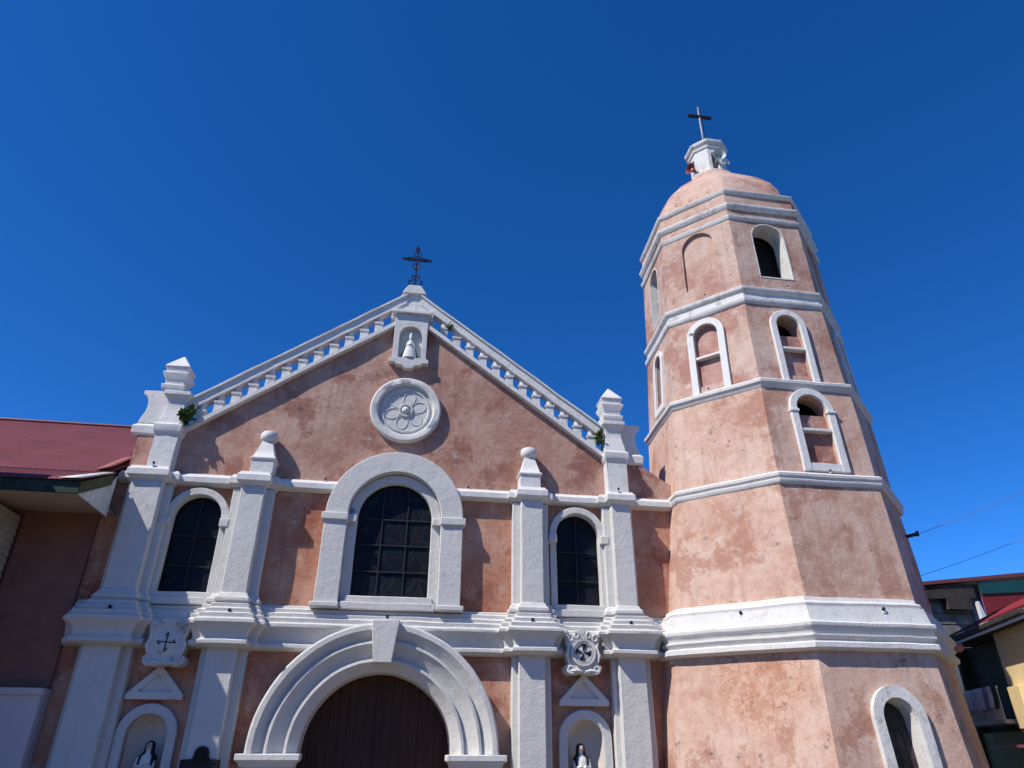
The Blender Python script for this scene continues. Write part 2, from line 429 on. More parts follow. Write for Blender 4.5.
g = G(); g.plate([(-7.0, 6.45), (0, 10.0), (7.0, 6.45), (7.0, 6.55), (0, 10.12), (-7.0, 6.55)], 0.62, 24.3)
obj('roof', g, M['roof'], church)
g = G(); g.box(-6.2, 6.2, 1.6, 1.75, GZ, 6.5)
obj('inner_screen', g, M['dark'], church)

# ---- plan line of the front with pilaster breaks
PIL = [(-6.58, -6.43, -5.64, -5.47), (-4.03, -3.80, -3.23, -3.04), (3.02, 3.21, 3.77, 3.95), (5.44, 5.62, 6.22, 6.42)]
DB, DM = 0.25, 0.48
UP = [(-6.50, -6.36, -5.64, -5.47), PIL[1], PIL[2], (5.44, 5.62, 6.14, 6.24)]
def plan(x0, x1):
    p = [(x0, 0)]
    for a, b, c, d in PIL:
        p += [(a, 0), (a, -DB), (b, -DB), (b, -DM), (c, -DM), (c, -DB), (d, -DB), (d, 0)]
    return p + [(x1, 0)]

for i, (a, b, c, d) in enumerate(PIL):
    g = G()
    ex = 0.0
    # lower storey: backing and shaft
    g.box(a - ex, d, -DB, 0.0, GZ, 1.72); g.box(b - (0.06 if i else 0.0), c, -DM, -DB, GZ, 1.72)
    # upper storey
    ua, ub, uc, ud = UP[i]
    g.box(ua, ud, -DB, 0.0, 2.66, 5.44); g.box(ub, uc, -DM, -DB, 2.66, 5.44)
    # moulded foot of the upper shaft
    a, b, c, d = UP[i]
    pl_ = [(a, 0), (a, -DB), (b, -DB), (b, -DM), (c, -DM), (c, -DB), (d, -DB), (d, 0)]
    g.sweep(pl_, [(-0.02, 2.66), (0.10, 2.66), (0.10, 2.74), (0.05, 2.80), (0.03, 2.86), (-0.02, 2.88)])
    obj('pilaster', g, M['white'], church, bevel=0.018, rough=0.010)

# ---- main cornice
g = G()
prof = [(-0.02, 1.665), (0.10, 1.665), (0.20, 1.70), (0.25, 1.73), (0.25, 1.81), (0.20, 1.835), (0.19, 1.88), (0.22, 1.98), (0.27, 2.08), (0.34, 2.14), (0.365, 2.17), (0.365, 2.24),
        (0.32, 2.265), (0.29, 2.27), (0.305, 2.37), (0.21, 2.395), (0.20, 2.40), (0.215, 2.485), (0.14, 2.51), (0.13, 2.515), (0.14, 2.60), (0.06, 2.62), (0.05, 2.68), (-0.02, 2.70)]
g.sweep(plan(-6.98, 7.4), prof)
obj('cornice', g, M['white'], church, bevel=0.012, rough=0.014, cutlen=0.4)

# ---- string course under the gable (broken by the window arch)
sprof = [(-0.02, 5.50), (0.10, 5.50), (0.18, 5.545), (0.22, 5.56), (0.22, 5.70), (0.17, 5.74), (0.12, 5.80), (-0.02, 5.82)]
cprof = [(-0.02, 5.47), (0.03, 5.475), (0.06, 5.52), (0.11, 5.545), (0.125, 5.56), (0.125, 5.71), (0.09, 5.745), (0.06, 5.80), (-0.02, 5.815)]
full = plan(-6.78, 7.7)
segs = [(-6.80, UP[0][0]), (PIL[0][3], PIL[1][0]), (PIL[1][3], -1.50), (1.50, PIL[2][0]), (PIL[2][3], PIL[3][0]), (PIL[3][3] - 0.15, 7.9)]
for half in (0, 1):
    g = G()
    for x0, x1 in segs[half * 3:half * 3 + 3]: g.sweep([(x0, 0.0), (x1, 0.0)], sprof)
    for a, b, c, d in UP[half * 2:half * 2 + 2]:
        g.sweep([(a, 0.0), (a, -DB + 0.05), (b, -DB + 0.05), (b, -DM), (c, -DM), (c, -DB + 0.05), (d, -DB + 0.05), (d, 0.0)], cprof)
        g.box(a - .02, d + .02, -DB + .06, -0.002, 5.44, 5.80); g.box(b + .004, c - .004, -DM + .004, -DB + .05, 5.44, 5.80)
    obj('string_course', g, M['white_clean'], church, bevel=0.006, rough=0.010, cutlen=0.4)

# ---- windows
def bars(cx, hw, z0, zt, zs, xs, zl, y, r=0.016):
    g = G()
    for x in xs:
        h = zs + math.sqrt(max(0, hw * hw - (x - cx) ** 2)) if abs(x - cx) < hw else zt
        g.box(x - r, x + r, y - r, y + r, z0, h)
    for z in zl:
        w = hw if z < zs else math.sqrt(max(0.0, hw * hw - (z - zs) ** 2))
        g.box(cx - w, cx + w, y - r * 1.2, y + r * 0.8, z - r, z + r)
    return g
# centre window
g = G()
g.plate(arch_band(0, 1.17, 1.73, 2.66, 4.92, 36), -0.30, 0.004)
g.plate(arch_band(0, 0.935, 1.172, 2.66, 4.90, 36), -0.11, 0.06)
for sx in (-1, 1):
    g.box(*sorted((sx * 1.155, sx * 1.80)), -0.36, 0.0, 4.74, 4.93)
    g.box(*sorted((sx * 0.95, sx * 1.20)), -0.22, -0.10, 4.74, 4.93)
    g.box(*sorted((sx * 1.14, sx * 1.82)), -0.36, 0.0, 2.64, 2.76)
g.box(-1.13, 1.13, -0.26, 0.0, 2.62, 2.80); g.box(-1.06, 1.06, -0.20, 0.12, 2.80, 2.955)
w = obj('window', g, M['white'], church, bevel=0.02, rough=0.012)
g = G(); g.plate(arch(0, 0.955, 2.95, 4.90, 32), 0.062, 0.09); obj('pane', g, M['glass'], w)
obj('grille', bars(0, 0.95, 2.95, 5.8, 4.90, (-0.95 / 3, 0.95 / 3), (3.58, 4.24, 4.90), 0.04, 0.015), M['lead'], w)
g = G(); g.plate(arch_band(0, 0.915, 0.945, 2.96, 4.90, 32), 0.03, 0.061); obj('sash', g, M['iron'], w)
# side windows
for cx, hw in WINS:
    g = G()
    g.plate(arch_band(cx, hw - 0.012, 0.745, 4.66, 4.69, 30), -0.17, 0.12)
    g.plate(arch_band(cx, hw, 0.65, 2.66, 4.60, 4), -0.10, 0.002) if False else None
    for sx in (-1, 1):
        g.box(*sorted((cx + sx * (hw - 0.012), cx + sx * 0.735)), -0.12, 0.12, 2.70, 4.67)
        g.box(*sorted((cx + sx * (hw - 0.004), cx + sx * 0.79)), -0.27, 0.0, 4.45, 4.66)
    g.box(cx - 0.74, cx + 0.74, -0.22, 0.0, 2.62, 2.78); g.box(cx - 0.68, cx + 0.68, -0.15, 0.1, 2.78, 2.91)
    w = obj('window', g, M['white'], church, bevel=0.016, rough=0.010)
    g = G(); g.plate(arch(cx, hw + 0.01, 2.90, 4.69, 24), 0.15, 0.18); obj('pane', g, M['glass_plain'], w)
    obj('grille', bars(cx, hw, 2.91, 5.2, 4.69, (cx,), (3.55, 4.28), 0.11, 0.013), M['lead'], w)
    g = G(); g.plate(arch_band(cx, hw - 0.03, hw + 0.002, 2.91, 4.69, 24), 0.11, 0.148); obj('sash', g, M['iron'], w)

# ---- portal arch
g = G()
pp = [(1.665, 0.59), (1.665, -0.13), (1.69, -0.155), (1.85, -0.235), (1.885, -0.285), (1.945, -0.275), (1.955, -0.19), (2.02, -0.215), (2.24, -0.325), (2.275, -0.375), (2.335, -0.365), (2.345, -0.28), (2.40, -0.315),
      (2.54, -0.43), (2.57, -0.46), (2.67, -0.46), (2.71, -0.43), (2.715, 0.002), (2.0, 0.002), (1.75, 0.59)]
g.ring_xz(0, -0.40, 0, PI, pp, 64)
pa = obj('portal_arch', g, M['white'], church, rough=0.010, smooth=32)
for sx in (-1, 1):
    g = G(); g.sweep([(sx * 2.22 - 0.56, 0.3), (sx * 2.22 - 0.56, -0.40), (sx * 2.22 + 0.56, -0.40), (sx * 2.22 + 0.56, 0.0)],
                     [(-0.1, -0.66), (0.0, -0.66), (0.03, -0.58), (0.10, -0.53), (0.10, -0.41), (-0.1, -0.40)])
    g.box(sx * 2.22 - 0.50, sx * 2.22 + 0.50, -0.36, 0.29, -0.66, -0.405)
    obj('impost', g, M['white_clean'], pa, bevel=0.012, rough=0.008)
    g = G(); g.box(sx * 2.22 - 0.53, sx * 2.22 + 0.47, -0.36, 0.28, GZ, -0.655) if sx > 0 else g.box(sx * 2.22 - 0.47, sx * 2.22 + 0.53, -0.36, 0.28, GZ, -0.655)
    obj('jamb', g, M['white_clean'], pa, bevel=0.015, rough=0.010)
g = G(); g.plate([(-0.21, 1.42), (0.21, 1.42), (0.33, 2.36), (-0.31, 2.36)], -0.60, 0.0)
obj('keystone', g, M['white'], pa, bevel=0.02, rough=0.012)
# door leaves
g = G(); g.plate(arch(0, 1.74, GZ, -0.40, 40), 0.62, 0.68)
for k in range(17):
    x = -1.62 + k * 0.2025
    zt = -0.40 + math.sqrt(max(0, 1.66 ** 2 - x * x))
    g.box(x - 0.099, x + 0.099, 0.598, 0.625, GZ + 0.12, zt)
g.box(-0.04, 0.04, 0.575, 0.60, GZ + 0.12, 1.25)
obj('door', g, M['wood'], church, bevel=0.006)

# ---- niches with white surrounds
def niche_shell(cx, hw, z0, zs, y0, n=14):
    b = G()
    cols = [PI * i / n for i in range(n + 1)]
    low = [(cx - hw * math.cos(a), y0 + hw * math.sin(a) * 0.95) for a in cols]
    r0 = [b.bm.verts.new((x, y, z0)) for x, y in low]; prev = [b.bm.verts.new((x, y, zs)) for x, y in low]
    for i in range(n): b.bm.faces.new((r0[i], r0[i + 1], prev[i + 1], prev[i]))
    b.bm.faces.new(r0)
    m = 8
    for k in range(1, m + 1):
        e = PI / 2 * k / m
        if k < m:
            cur = [b.bm.verts.new((cx - hw * math.cos(a) * math.cos(e), y0 + hw * math.sin(a) * math.cos(e) * 0.95, zs + hw * math.sin(e))) for a in cols]
            for i in range(n): b.bm.faces.new((prev[i], prev[i + 1], cur[i + 1], cur[i]))
            prev = cur
        else:
            t = b.bm.verts.new((cx, y0, zs + hw))
            for i in range(n): b.bm.faces.new((prev[i], prev[i + 1], t))
    return b
for cx in (-4.84, 4.765):
    g = G(); g.plate(arch_band(cx, 0.425, 0.625, -1.60, -0.08, 30), -0.12, 0.003)
    g.box(cx - 0.70, cx + 0.70, -0.20, 0.02, -1.75, -1.60)
    w = obj('niche', g, M['white'], church, bevel=0.018, rough=0.008)
    obj('niche_shell', niche_shell(cx, 0.43, -1.58, -0.08, -0.02), M['cream'], w)
    # triangular pediment over the niche
    g = G()
    tri = [(cx - 0.60, 0.62), (cx + 0.60, 0.62), (cx + 0.60, 0.72), (cx + 0.01, 1.33), (cx - 0.60, 0.72)]
    tin = [(cx - 0.36, 0.775), (cx + 0.36, 0.775), (cx + 0.005, 1.14)]
    g.plate(tri, -0.15, 0.002, [tin]); g.plate([(cx - 0.42, 0.74), (cx + 0.42, 0.74), (cx, 1.19)], -0.08, -0.01)
    obj('pediment', g, M['white_clean'], church, bevel=0.010, rough=0.006)

# ---- coats of arms over the niches
def cartouche(cx, y):
    g = G()
    out = []
    base = [(0, 1.30), (0.10, 1.27), (0.30, 1.27), (0.42, 1.33), (0.43, 1.44), (0.33, 1.52), (0.36, 1.62), (0.35, 1.84), (0.40, 1.98), (0.43, 2.10), (0.36, 2.18), (0.24, 2.14), (0.14, 2.22), (0.0, 2.26)]
    pts = [(cx + x, z) for x, z in base] + [(cx - x, z) for x, z in base[-2:0:-1]]
    g.plate(pts, y, -0.02)
    return g
def disc_ring(g, cx, cz, r, t, y0, y1, n=28):
    g.ring_xz(cx, cz, 0, 2 * PI, [(r - t, y1), (r - t, y0), (r + t, y0), (r + t, y1)], n, closed=True)
for cx, worn in ((-4.70, True), (4.67, False)):
    y = -0.56
    g = cartouche(cx, y)
    # scrolls and leaves in relief
    for sx in (-1, 1):
        for (dx, z, r0, turns, ph) in ((0.30, 1.38, 0.11, 1.3, PI), (0.31, 2.06, 0.10, 1.2, 0.4), (0.16, 2.13, 0.08, 1.1, 1.2)):
            pts = []
            for k in range(15):
                a = ph + k / 14 * turns * 2 * PI; r = r0 * (1 - 0.75 * k / 14)
                pts.append((cx + sx * (dx + r * math.cos(a)), y - 0.01, z + r * math.sin(a)))
            g.tube(pts, [0.034 - 0.012 * k / 14 for k in range(15)], 7)
        g.tube([(cx + sx * 0.35, y, 1.52), (cx + sx * 0.39, y - 0.02, 1.68), (cx + sx * 0.34, y - 0.01, 1.84), (cx + sx * 0.38, y, 1.98)], [0.03, 0.045, 0.035, 0.02], 8)
        g.tube([(cx + sx * 0.04, y, 1.325), (cx + sx * 0.16, y - 0.02, 1.345), (cx + sx * 0.34, y - 0.01, 1.325)], [0.035, 0.05, 0.03], 8)
    g.ring_xz(cx, 1.745, 0, 2 * PI, [(0.001, y + 0.02), (0.001, y - 0.035), (0.22, y - 0.025), (0.27, y - 0.005), (0.27, y + 0.02)], 28, closed=True)
    if not worn:
        disc_ring(g, cx, 1.745, 0.275, 0.03, y - 0.065, y)
        disc_ring(g, cx, 1.745, 0.215, 0.012, y - 0.055, y)
    co = obj('coat_of_arms', g, M['white_old'], church, rough=0.006)
    # black cross with flared tips
    e = G(); yy = y - 0.045
    L = 0.20 if not worn else 0.215
    tilt = 0.0 if not worn else -0.06
    if worn:
        for k in range(4):
            a = k * PI / 2 + tilt
            u = Vector((math.cos(a), math.sin(a))); v = Vector((-u.y, u.x))
            def P(s_, t_): q = u * s_ + v * t_; return (cx + q.x, 1.745 + q.y)
            e.plate([P(0, -0.010), P(L * .82, -0.012), P(L, -0.002), P(L * .82, 0.013), P(0, 0.010)], yy, yy + 0.03)
            e.plate([P(L * .95, -0.008), P(L * .70, 0.065), P(L * .52, 0.04), P(L * .70, 0.035)], yy, yy + 0.03)
    else:
        for k in range(4):
            a = k * PI / 2
            u = Vector((math.cos(a), math.sin(a))); v = Vector((-u.y, u.x))
            def P(s_, t_): q = u * s_ + v * t_; return (cx + q.x, 1.745 + q.y)
            e.plate([P(0.01, 0.004), P(L * .7, 0.015), P(L, 0.055), P(L * .97, 0.005), P(L * .7, 0.004)], yy, yy + 0.03)
            e.plate([P(0.02, 0.0), P(0.10, -0.055), P(L * .9, -0.085), P(L, -0.02), P(0.12, -0.010)], yy, yy + 0.03)
    obj('cross_emblem', e, M['iron'], co)

# ---- corner posts, finials
def square_tower(g, cx, cy, prof, mat=None):
    g.lathe((cx, cy, 0), [(r * math.sqrt(2), z) for r, z in prof], 4, PI / 4)
for sx in (-1, 1):
    cx = sx * 5.895
    g = G()
    g.box(cx - 0.285, cx + 0.285, -0.34, 0.02, 5.80, 6.72)
    # lower cap block and its outward extension
    g.sweep([(cx - 0.285, 0.3), (cx - 0.285, -0.34), (cx + 0.285, -0.34), (cx + 0.285, 0.3)],
            [(-0.2, 6.72), (0.0, 6.72), (0.03, 6.78), (0.06, 6.84), (0.06, 7.00), (0.02, 7.05), (-0.2, 7.12)])
    xo0, xo1 = sorted((sx * 6.0, sx * (6.70 if sx > 0 else 6.80)))
    g.sweep([(xo0, 0.6), (xo0, 0.02), (xo1, 0.02), (xo1, 0.6)] if sx > 0 else [(xo0, 0.6), (xo0, 0.02), (xo1, 0.02), (xo1, 0.6)],
            [(-0.15, 6.80), (0.02, 6.80), (0.07, 6.86), (0.08, 7.06), (0.0, 7.14), (-0.15, 7.16)])
    g.box(xo0 + .02, xo1 - .02, 0.04, 0.58, 6.82, 7.14)
    # concave upper block
    square_tower(g, cx, 0.02, [(0.30, 7.05), (0.29, 7.20), (0.255, 7.36), (0.225, 7.56), (0.23, 7.72), (0.27, 7.82), (0.33, 7.90), (0.33, 7.99), (0.24, 8.02)])
    pr = [(0.0, 7.13), (0.84, 7.13), (0.80, 7.28), (0.74, 7.44), (0.72, 7.62), (0.74, 7.80), (0.80, 7.92), (0.88, 7.97), (0.88, 8.07), (0.0, 8.09)]
    g.plate([(cx + sx * x * (1.0 if sx > 0 else 1.10), z + (0.0 if sx > 0 else 0.05)) for x, z in pr], 0.06, 0.50)
    po = obj('corner_post', g, M['white_clean'], church, bevel=0.014, rough=0.010)
    g = G()
    square_tower(g, cx + (0.0 if sx > 0 else -0.17), 0.02, [(0.25, 8.0), (0.285, 8.07), (0.30, 8.15), (0.30, 8.19), (0.235, 8.22), (0.25, 8.34), (0.325, 8.50), (0.325, 8.55), (0.265, 8.575), (0.28, 8.66), (0.315, 8.74), (0.30, 8.77), (0.02, 9.18)])
    obj('pinnacle', g, M['white_clean'], po, bevel=0.012, rough=0.008)
for cx in (-3.40, 3.46):
    g = G()
    square_tower(g, cx, -0.20, [(0.275, 5.80), (0.275, 6.14), (0.31, 6.17), (0.31, 6.22), (0.265, 6.25), (0.20, 6.47), (0.14, 6.68), (0.12, 6.72)])
    g.lathe((cx, -0.20, 0), [(0.12, 6.70), (0.19, 6.75), (0.225, 6.81), (0.225, 6.93), (0.19, 6.99), (0.08, 7.02)], 20)
    obj('finial', g, M['white_clean'], church, bevel=0.012, rough=0.008, smooth=40)

# ---- gable balustrade
SL = 0.735
def bal_proto():
    g = G()
    q2 = math.sqrt(2)
    g.lathe((0, 0, 0), [(0.108 * q2, -0.08), (0.108 * q2, 0.10), (0.102 * q2, 0.275), (0.130 * q2, 0.295), (0.132 * q2, 0.35), (0.10 * q2, 0.365)], 4, PI / 4)
    g.lathe((0, 0, 0), [(0.105, 0.355), (0.088, 0.385), (0.084, 0.42), (0.092, 0.45), (0.10, 0.50), (0.10, 0.64)], 12)
    return g
BAL = None
for sx in (-1, 1):
    g = G()
    def rail(z0, z1, y0, y1, x0, x1):
        g.plate([(sx * x0, z0 - SL * x0), (sx * x1, z0 - SL * x1), (sx * x1, z1 - SL * x1), (sx * x0, z1 - SL * x0)], y0, y1)
    rail(11.02, 11.16, -0.17, 0.20, 0.30, 5.66)
    rail(11.68, 11.96, -0.09, 0.22, 0.20, 5.66)
    rail(11.955, 12.02, -0.14, 0.26, 0.20, 5.66)
    b = obj('balustrade', g, M['white_clean'], church, bevel=0.014, rough=0.012)
    for k in range(12):
        x = 0.955 + 0.3945 * k
        loc = Vector((sx * x, 0.065, 11.16 - SL * x))
        if BAL is None:
            BAL = obj('baluster', bal_proto(), M['white_old'], b, origin=(0, 0, 0))
            o = BAL
        else:
            o = BAL.copy(); COL.objects.link(o); o.parent = b
        o.location = loc - world_loc(b)
# ---- apex block and tabernacle
g = G()
g.plate([(-0.62, 10.98), (0.62, 10.98), (0.62, 11.50), (0.34, 11.88), (-0.34, 11.88), (-0.62, 11.50)], -0.06, 0.32)
g.box(-0.58, 0.58, -0.30, -0.05, 11.06, 11.17)
g.plate([(-0.36, 11.87), (0.36, 11.87), (0.30, 11.98), (0.22, 12.10), (0.17, 12.16), (-0.17, 12.16), (-0.22, 12.10), (-0.30, 11.98)], -0.16, 0.40)
obj('apex_block', g, M['white_clean'], church, bevel=0.014, rough=0.008)
g = G()
oo = [(-0.56, 9.44), (-0.40, 9.44), (-0.33, 9.36), (-0.20, 9.36), (-0.12, 9.26), (0.12, 9.26), (0.20, 9.36), (0.33, 9.36), (0.40, 9.44), (0.56, 9.44), (0.56, 9.56), (0.48, 9.60), (0.48, 11.05), (-0.48, 11.05), (-0.48, 9.60), (-0.56, 9.56)]
g.plate(oo, -0.20, 0.002, [arch(0.01, 0.325, 9.60, 10.32, 20)])
g.plate([(-0.38, 9.56), (0.38, 9.56), (0.38, 10.72), (-0.38, 10.72)], -0.02, 0.0015)
obj('tabernacle', g, M['white'], church, bevel=0.012, rough=0.008)

# ---- round medallion
MX, MZ = 0.035, 8.0
g = G()
g.ring_xz(MX, MZ, 0, 2 * PI, [(0.001, 0.002), (0.001, -0.03), (0.60, -0.03), (0.62, -0.07), (0.66, -0.07), (0.68, -0.035), (0.74, -0.04), (0.76, -0.13), (0.79, -0.155), (0.93, -0.155), (0.97, -0.12), (0.97, 0.002)], 64, closed=True)
g.ring_xz(MX, MZ, 0, 2 * PI, [(0.001, -0.025), (0.001, -0.13), (0.06, -0.12), (0.10, -0.08), (0.12, -0.025)], 24, closed=True)
disc_ring(g, MX, MZ, 0.17, 0.022, -0.075, -0.02)
for k in range(6):
    a = k * PI / 3 + 0.3
    loop = []
    for i in range(21):
        t = 2 * PI * i / 20
        px = 0.37 + 0.20 * math.cos(t); pz = 0.155 * math.sin(t)
        loop.append((MX + px * math.cos(a) - pz * math.sin(a), -0.035, MZ + px * math.sin(a) + pz * math.cos(a)))
    g.tube(loop, 0.014, 6)
obj('medallion', g, M['white'], church, rough=0.006, smooth=40)

# ================================================================== BELL TOWER
TX, TY = 10.985, 1.274
K8 = math.cos(PI / 8)
tower = thing('bell_tower', 'octagonal pink bell tower with white cornices, domed top and lantern', 'bell tower', (TX, TY, GZ))
def octa(r): return [(TX + r * math.cos(R(-157.5 + 45 * k)), TY + r * math.sin(R(-157.5 + 45 * k))) for k in range(8)]
TIERS = {'T1': (GZ - 0.12, 4.45, 1.74, 4.06), 'T2': (2.84, 3.87, 5.78, 3.62), 'T3': (5.98, 3.57, 8.62, 3.42), 'T4': (8.80, 3.37, 11.58, 3.20), 'T5': (12.1, 3.17, 14.95, 3.08), 'T6': (14.95, 3.08, 16.1, 3.03)}
def face_mat(tier, ang):
    z0, r0, z1, r1 = TIERS[tier]
    o = Vector((math.cos(R(ang)), math.sin(R(ang)), 0)); u = Vector((-o.y, o.x, 0))
    tx = TX - (0.10 if tier == 'T1' else 0.03 if tier == 'T2' else 0.0)
    P0 = Vector((tx, TY, z0)) + o * r0 * K8; P1 = Vector((tx, TY, z1)) + o * r1 * K8
    w = (P1 - P0); L = w.length; w.normalize(); n = u.cross(w)          # n points outwards
    m = Matrix(((u.x, -n.x, w.x, P0.x), (u.y, -n.y, w.y, P0.y), (u.z, -n.z, w.z, P0.z), (0, 0, 0, 1)))
    return m, L, r0 * math.sin(PI / 8), r1 * math.sin(PI / 8)
FA, FB, FD = -135, -90, 180
HOLES = {('T1', FB): arch(0.10, 0.43, 0.1, 2.48),
         ('T3', FB): arch(0.0, 0.435, 0.36, 1.975), ('T4', FB): arch(-0.05, 0.365, 0.26, 1.965), ('T4', FA): arch(-0.06, 0.37, 0.33, 2.02), ('T4', FD): arch(0.13, 0.30, 0.5, 2.0),
         ('T5', FB): arch(0.03, 0.55, 0.50, 2.13), ('T5', FA): arch(0.02, 0.53, 0.55, 2.18), ('T5', FD): arch(0.05, 0.42, 0.36, 2.15)}
for k in range(8):
    a = -180 + 45 * k
    for t, base in (('T4', arch(0, 0.365, 0.3, 1.97)), ('T5', arch(0, 0.52, 0.5, 2.14))):
        if (t, a) not in HOLES and (t, a + 360) not in HOLES: HOLES[(t, a)] = base
for t in TIERS:
    g = G()
    for k in range(8):
        a = -180 + 45 * k
        m, L, h0, h1 = face_mat(t, a)
        h = HOLES.get((t, a)) or HOLES.get((t, a + 360))
        g.plate([(-h0, 0), (h0, 0), (h1, L), (-h1, L)], 0, 0.42, [h] if h else [], mat=m)
    obj('tower_wall', g, M['pink_belfry' if t in ('T4', 'T5', 'T6') else 'pink_tower'], tower, rough=0.014, cutlen=0.8, wall=True)
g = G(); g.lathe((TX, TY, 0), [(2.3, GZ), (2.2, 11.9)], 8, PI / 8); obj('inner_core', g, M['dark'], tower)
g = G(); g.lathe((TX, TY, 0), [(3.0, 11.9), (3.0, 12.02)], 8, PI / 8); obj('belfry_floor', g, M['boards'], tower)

# rings
def ring(r, prof, mat='white_clean', name='tower_cornice', bev=0.010, shift=0.0):
    g = G(); g.sweep([(x + shift, y) for x, y in octa(r)], [(o, z) for o, z in prof], closed=True)
    obj(name, g, M[mat], tower, bevel=bev, rough=0.014, cutlen=0.4)
ring(3.80, [(-0.1, 1.68), (0.26, 1.68), (0.40, 1.71), (0.44, 1.74), (0.44, 1.84), (0.40, 1.87), (0.34, 1.88), (0.38, 1.95), (0.42, 1.98), (0.42, 2.02), (0.37, 2.03), (0.40, 2.12), (0.45, 2.17), (0.46, 2.20), (0.46, 2.26), (0.42, 2.29), (0.365, 2.295), (0.36, 2.34), (0.27, 2.62), (0.27, 2.64), (0.20, 2.65), (0.225, 2.72), (0.21, 2.75), (0.12, 2.79), (0.10, 2.87), (0.0, 2.90), (-0.1, 2.90)], shift=-0.10)
ring(3.60, [(-0.1, 5.72), (0.05, 5.72), (0.09, 5.77), (0.10, 5.85), (0.06, 5.87), (0.12, 5.92), (0.13, 6.0), (0.06, 6.05), (-0.1, 6.06)], name='tower_string')
ring(3.40, [(-0.1, 8.58), (0.03, 8.58), (0.06, 8.62), (0.08, 8.68), (0.13, 8.72), (0.14, 8.81), (0.07, 8.86), (-0.1, 8.87)], name='tower_string')
ring(3.19, [(-0.1, 11.52), (0.02, 11.52), (0.06, 11.56), (0.08, 11.64), (0.08, 11.70), (0.0, 11.74), (-0.005, 11.94), (0.05, 11.97), (0.085, 12.03), (0.085, 12.11), (0.02, 12.15), (-0.1, 12.16)], 'white_old', 'tower_string', 0.007)
ring(3.08, [(-0.1, 14.84), (0.03, 14.84), (0.06, 14.89), (0.08, 14.98), (0.03, 15.02), (-0.1, 15.03)], 'white_old', 'tower_string')
ring(3.06, [(-0.1, 15.30), (0.04, 15.30), (0.08, 15.36), (0.115, 15.42), (0.115, 15.49), (0.04, 15.55), (-0.1, 15.56)], 'white_old', 'tower_string')
ring(3.03, [(-0.3, 15.98), (0.03, 15.98), (0.07, 16.03), (0.09, 16.12), (0.03, 16.16), (-0.3, 16.2)], 'white_old', 'tower_string')

# openings
def tmesh(name, g, mat, tier, ang, parent=tower, **kw):
    m = face_mat(tier, ang)[0]
    bmesh.ops.transform(g.bm, matrix=m, verts=g.bm.verts)
    return obj(name, g, mat, parent, **kw)
# doorway at the foot
g = G(); g.plate(arch_band(0.10, 0.43, 0.68, 0, 2.48, 30), -0.13, 0.004); g.plate(arch_band(0.10, 0.395, 0.432, 0.1, 2.48, 30), 0.002, 0.30)
w = tmesh('doorway', g, M['white_old'], 'T1', FB, bevel=0.018, rough=0.006)
g = G(); g.plate(arch(0.10, 0.44, 0.05, 2.48), 0.30, 0.34)
for k in range(4): g.box(0.10 - 0.40 + k * 0.205, 0.10 - 0.40 + k * 0.205 + 0.19, 0.27, 0.30, 0.05, 2.3)
tmesh('door', g, M['boards'], 'T1', FB, parent=w)
def blind(tier, ang, cx, hi, ho, z0, zs, bar, open_from, sill=True, panel='panel', ped=True):
    g = G(); g.plate(arch_band(cx, hi, ho, z0, zs, 28), -0.10, 0.004)
    if bar: g.box(cx - hi - .01, cx + hi + .01, -0.07, 0.10, bar - 0.045, bar + 0.045)
    if sill: g.box(cx - hi - .01, cx + hi + .01, -0.085, 0.10, z0 + .012, z0 + 0.24)
    if ped:
        for sx in (-1, 1): g.box(*sorted((cx + sx * (hi - 0.03), cx + sx * (ho + 0.03))), -0.13, 0.003, zs - 0.12, zs - 0.03)
    w = tmesh('window', g, M['white_clean'], tier, ang, bevel=0.016, rough=0.008)
    g = G()
    zt = open_from if open_from else zs
    if open_from: g.box(cx - hi - 0.02, cx + hi + 0.02, 0.10, 0.30, z0, open_from)
    else: g.plate(arch(cx, hi + 0.02, z0, zs), 0.10, 0.30)
    tmesh('panel', g, M[panel], tier, ang, parent=w, rough=0.006)
    return w
blind('T3', FB, 0.0, 0.435, 0.635, 0.12, 1.98, 1.345, 1.86)
blind('T4', FB, -0.05, 0.365, 0.555, 0.02, 1.97, 1.17, 1.70, sill=False, ped=False)
blind('T4', FA, -0.06, 0.37, 0.58, 0.02, 2.03, 1.27, None, sill=False, ped=False)
blind('T4', FD, 0.13, 0.30, 0.46, 0.25, 2.0, None, 0.9, sill=True, ped=False)
for a in (-45, 0, 45, 90, 135): blind('T4', a, 0.0, 0.365, 0.56, 0.02, 1.98, 1.2, 1.7 if a in (0, 90) else None, sill=False, ped=False)
for k in range(8):
    a = -180 + 45 * k
    h = {FB: (0.03, 0.55, 0.50, 2.13), -180: (0.05, 0.42, 0.36, 2.15)}.get(a, (0, 0.52, 0.5, 2.14))
    if a in (-180, -90, 0, 90):
        cx, hw, z0, zs = h
        g = G(); g.plate(arch_band(cx, hw - 0.02, hw + 0.012, z0, zs, 24), -0.012, 0.60); g.box(cx - hw, cx + hw, -0.02, 0.44, z0 - 0.03, z0 + 0.012)
        tmesh('bell_opening', g, M['white_old'], 'T5', a, rough=0.004)
    else:
        cx, hw, z0, zs = (0.02, 0.53, 0.55, 2.18) if a == FA else (0, 0.52, 0.5, 2.14)
        g = G(); g.plate(arch(cx, hw + 0.01, z0 - 0.01, zs), 0.09, 0.3)
        tmesh('blind_panel', g, M['pink_belfry'], 'T5', a, rough=0.008)
# timber shutter set back in the belfry opening
g = G(); g.plate([(-0.6, 0.3), (0.6, 0.3), (0.6, 2.9), (-0.6, 2.9)], 0.80, 0.84)
tmesh('shutter', g, M['dark'], 'T5', FB)
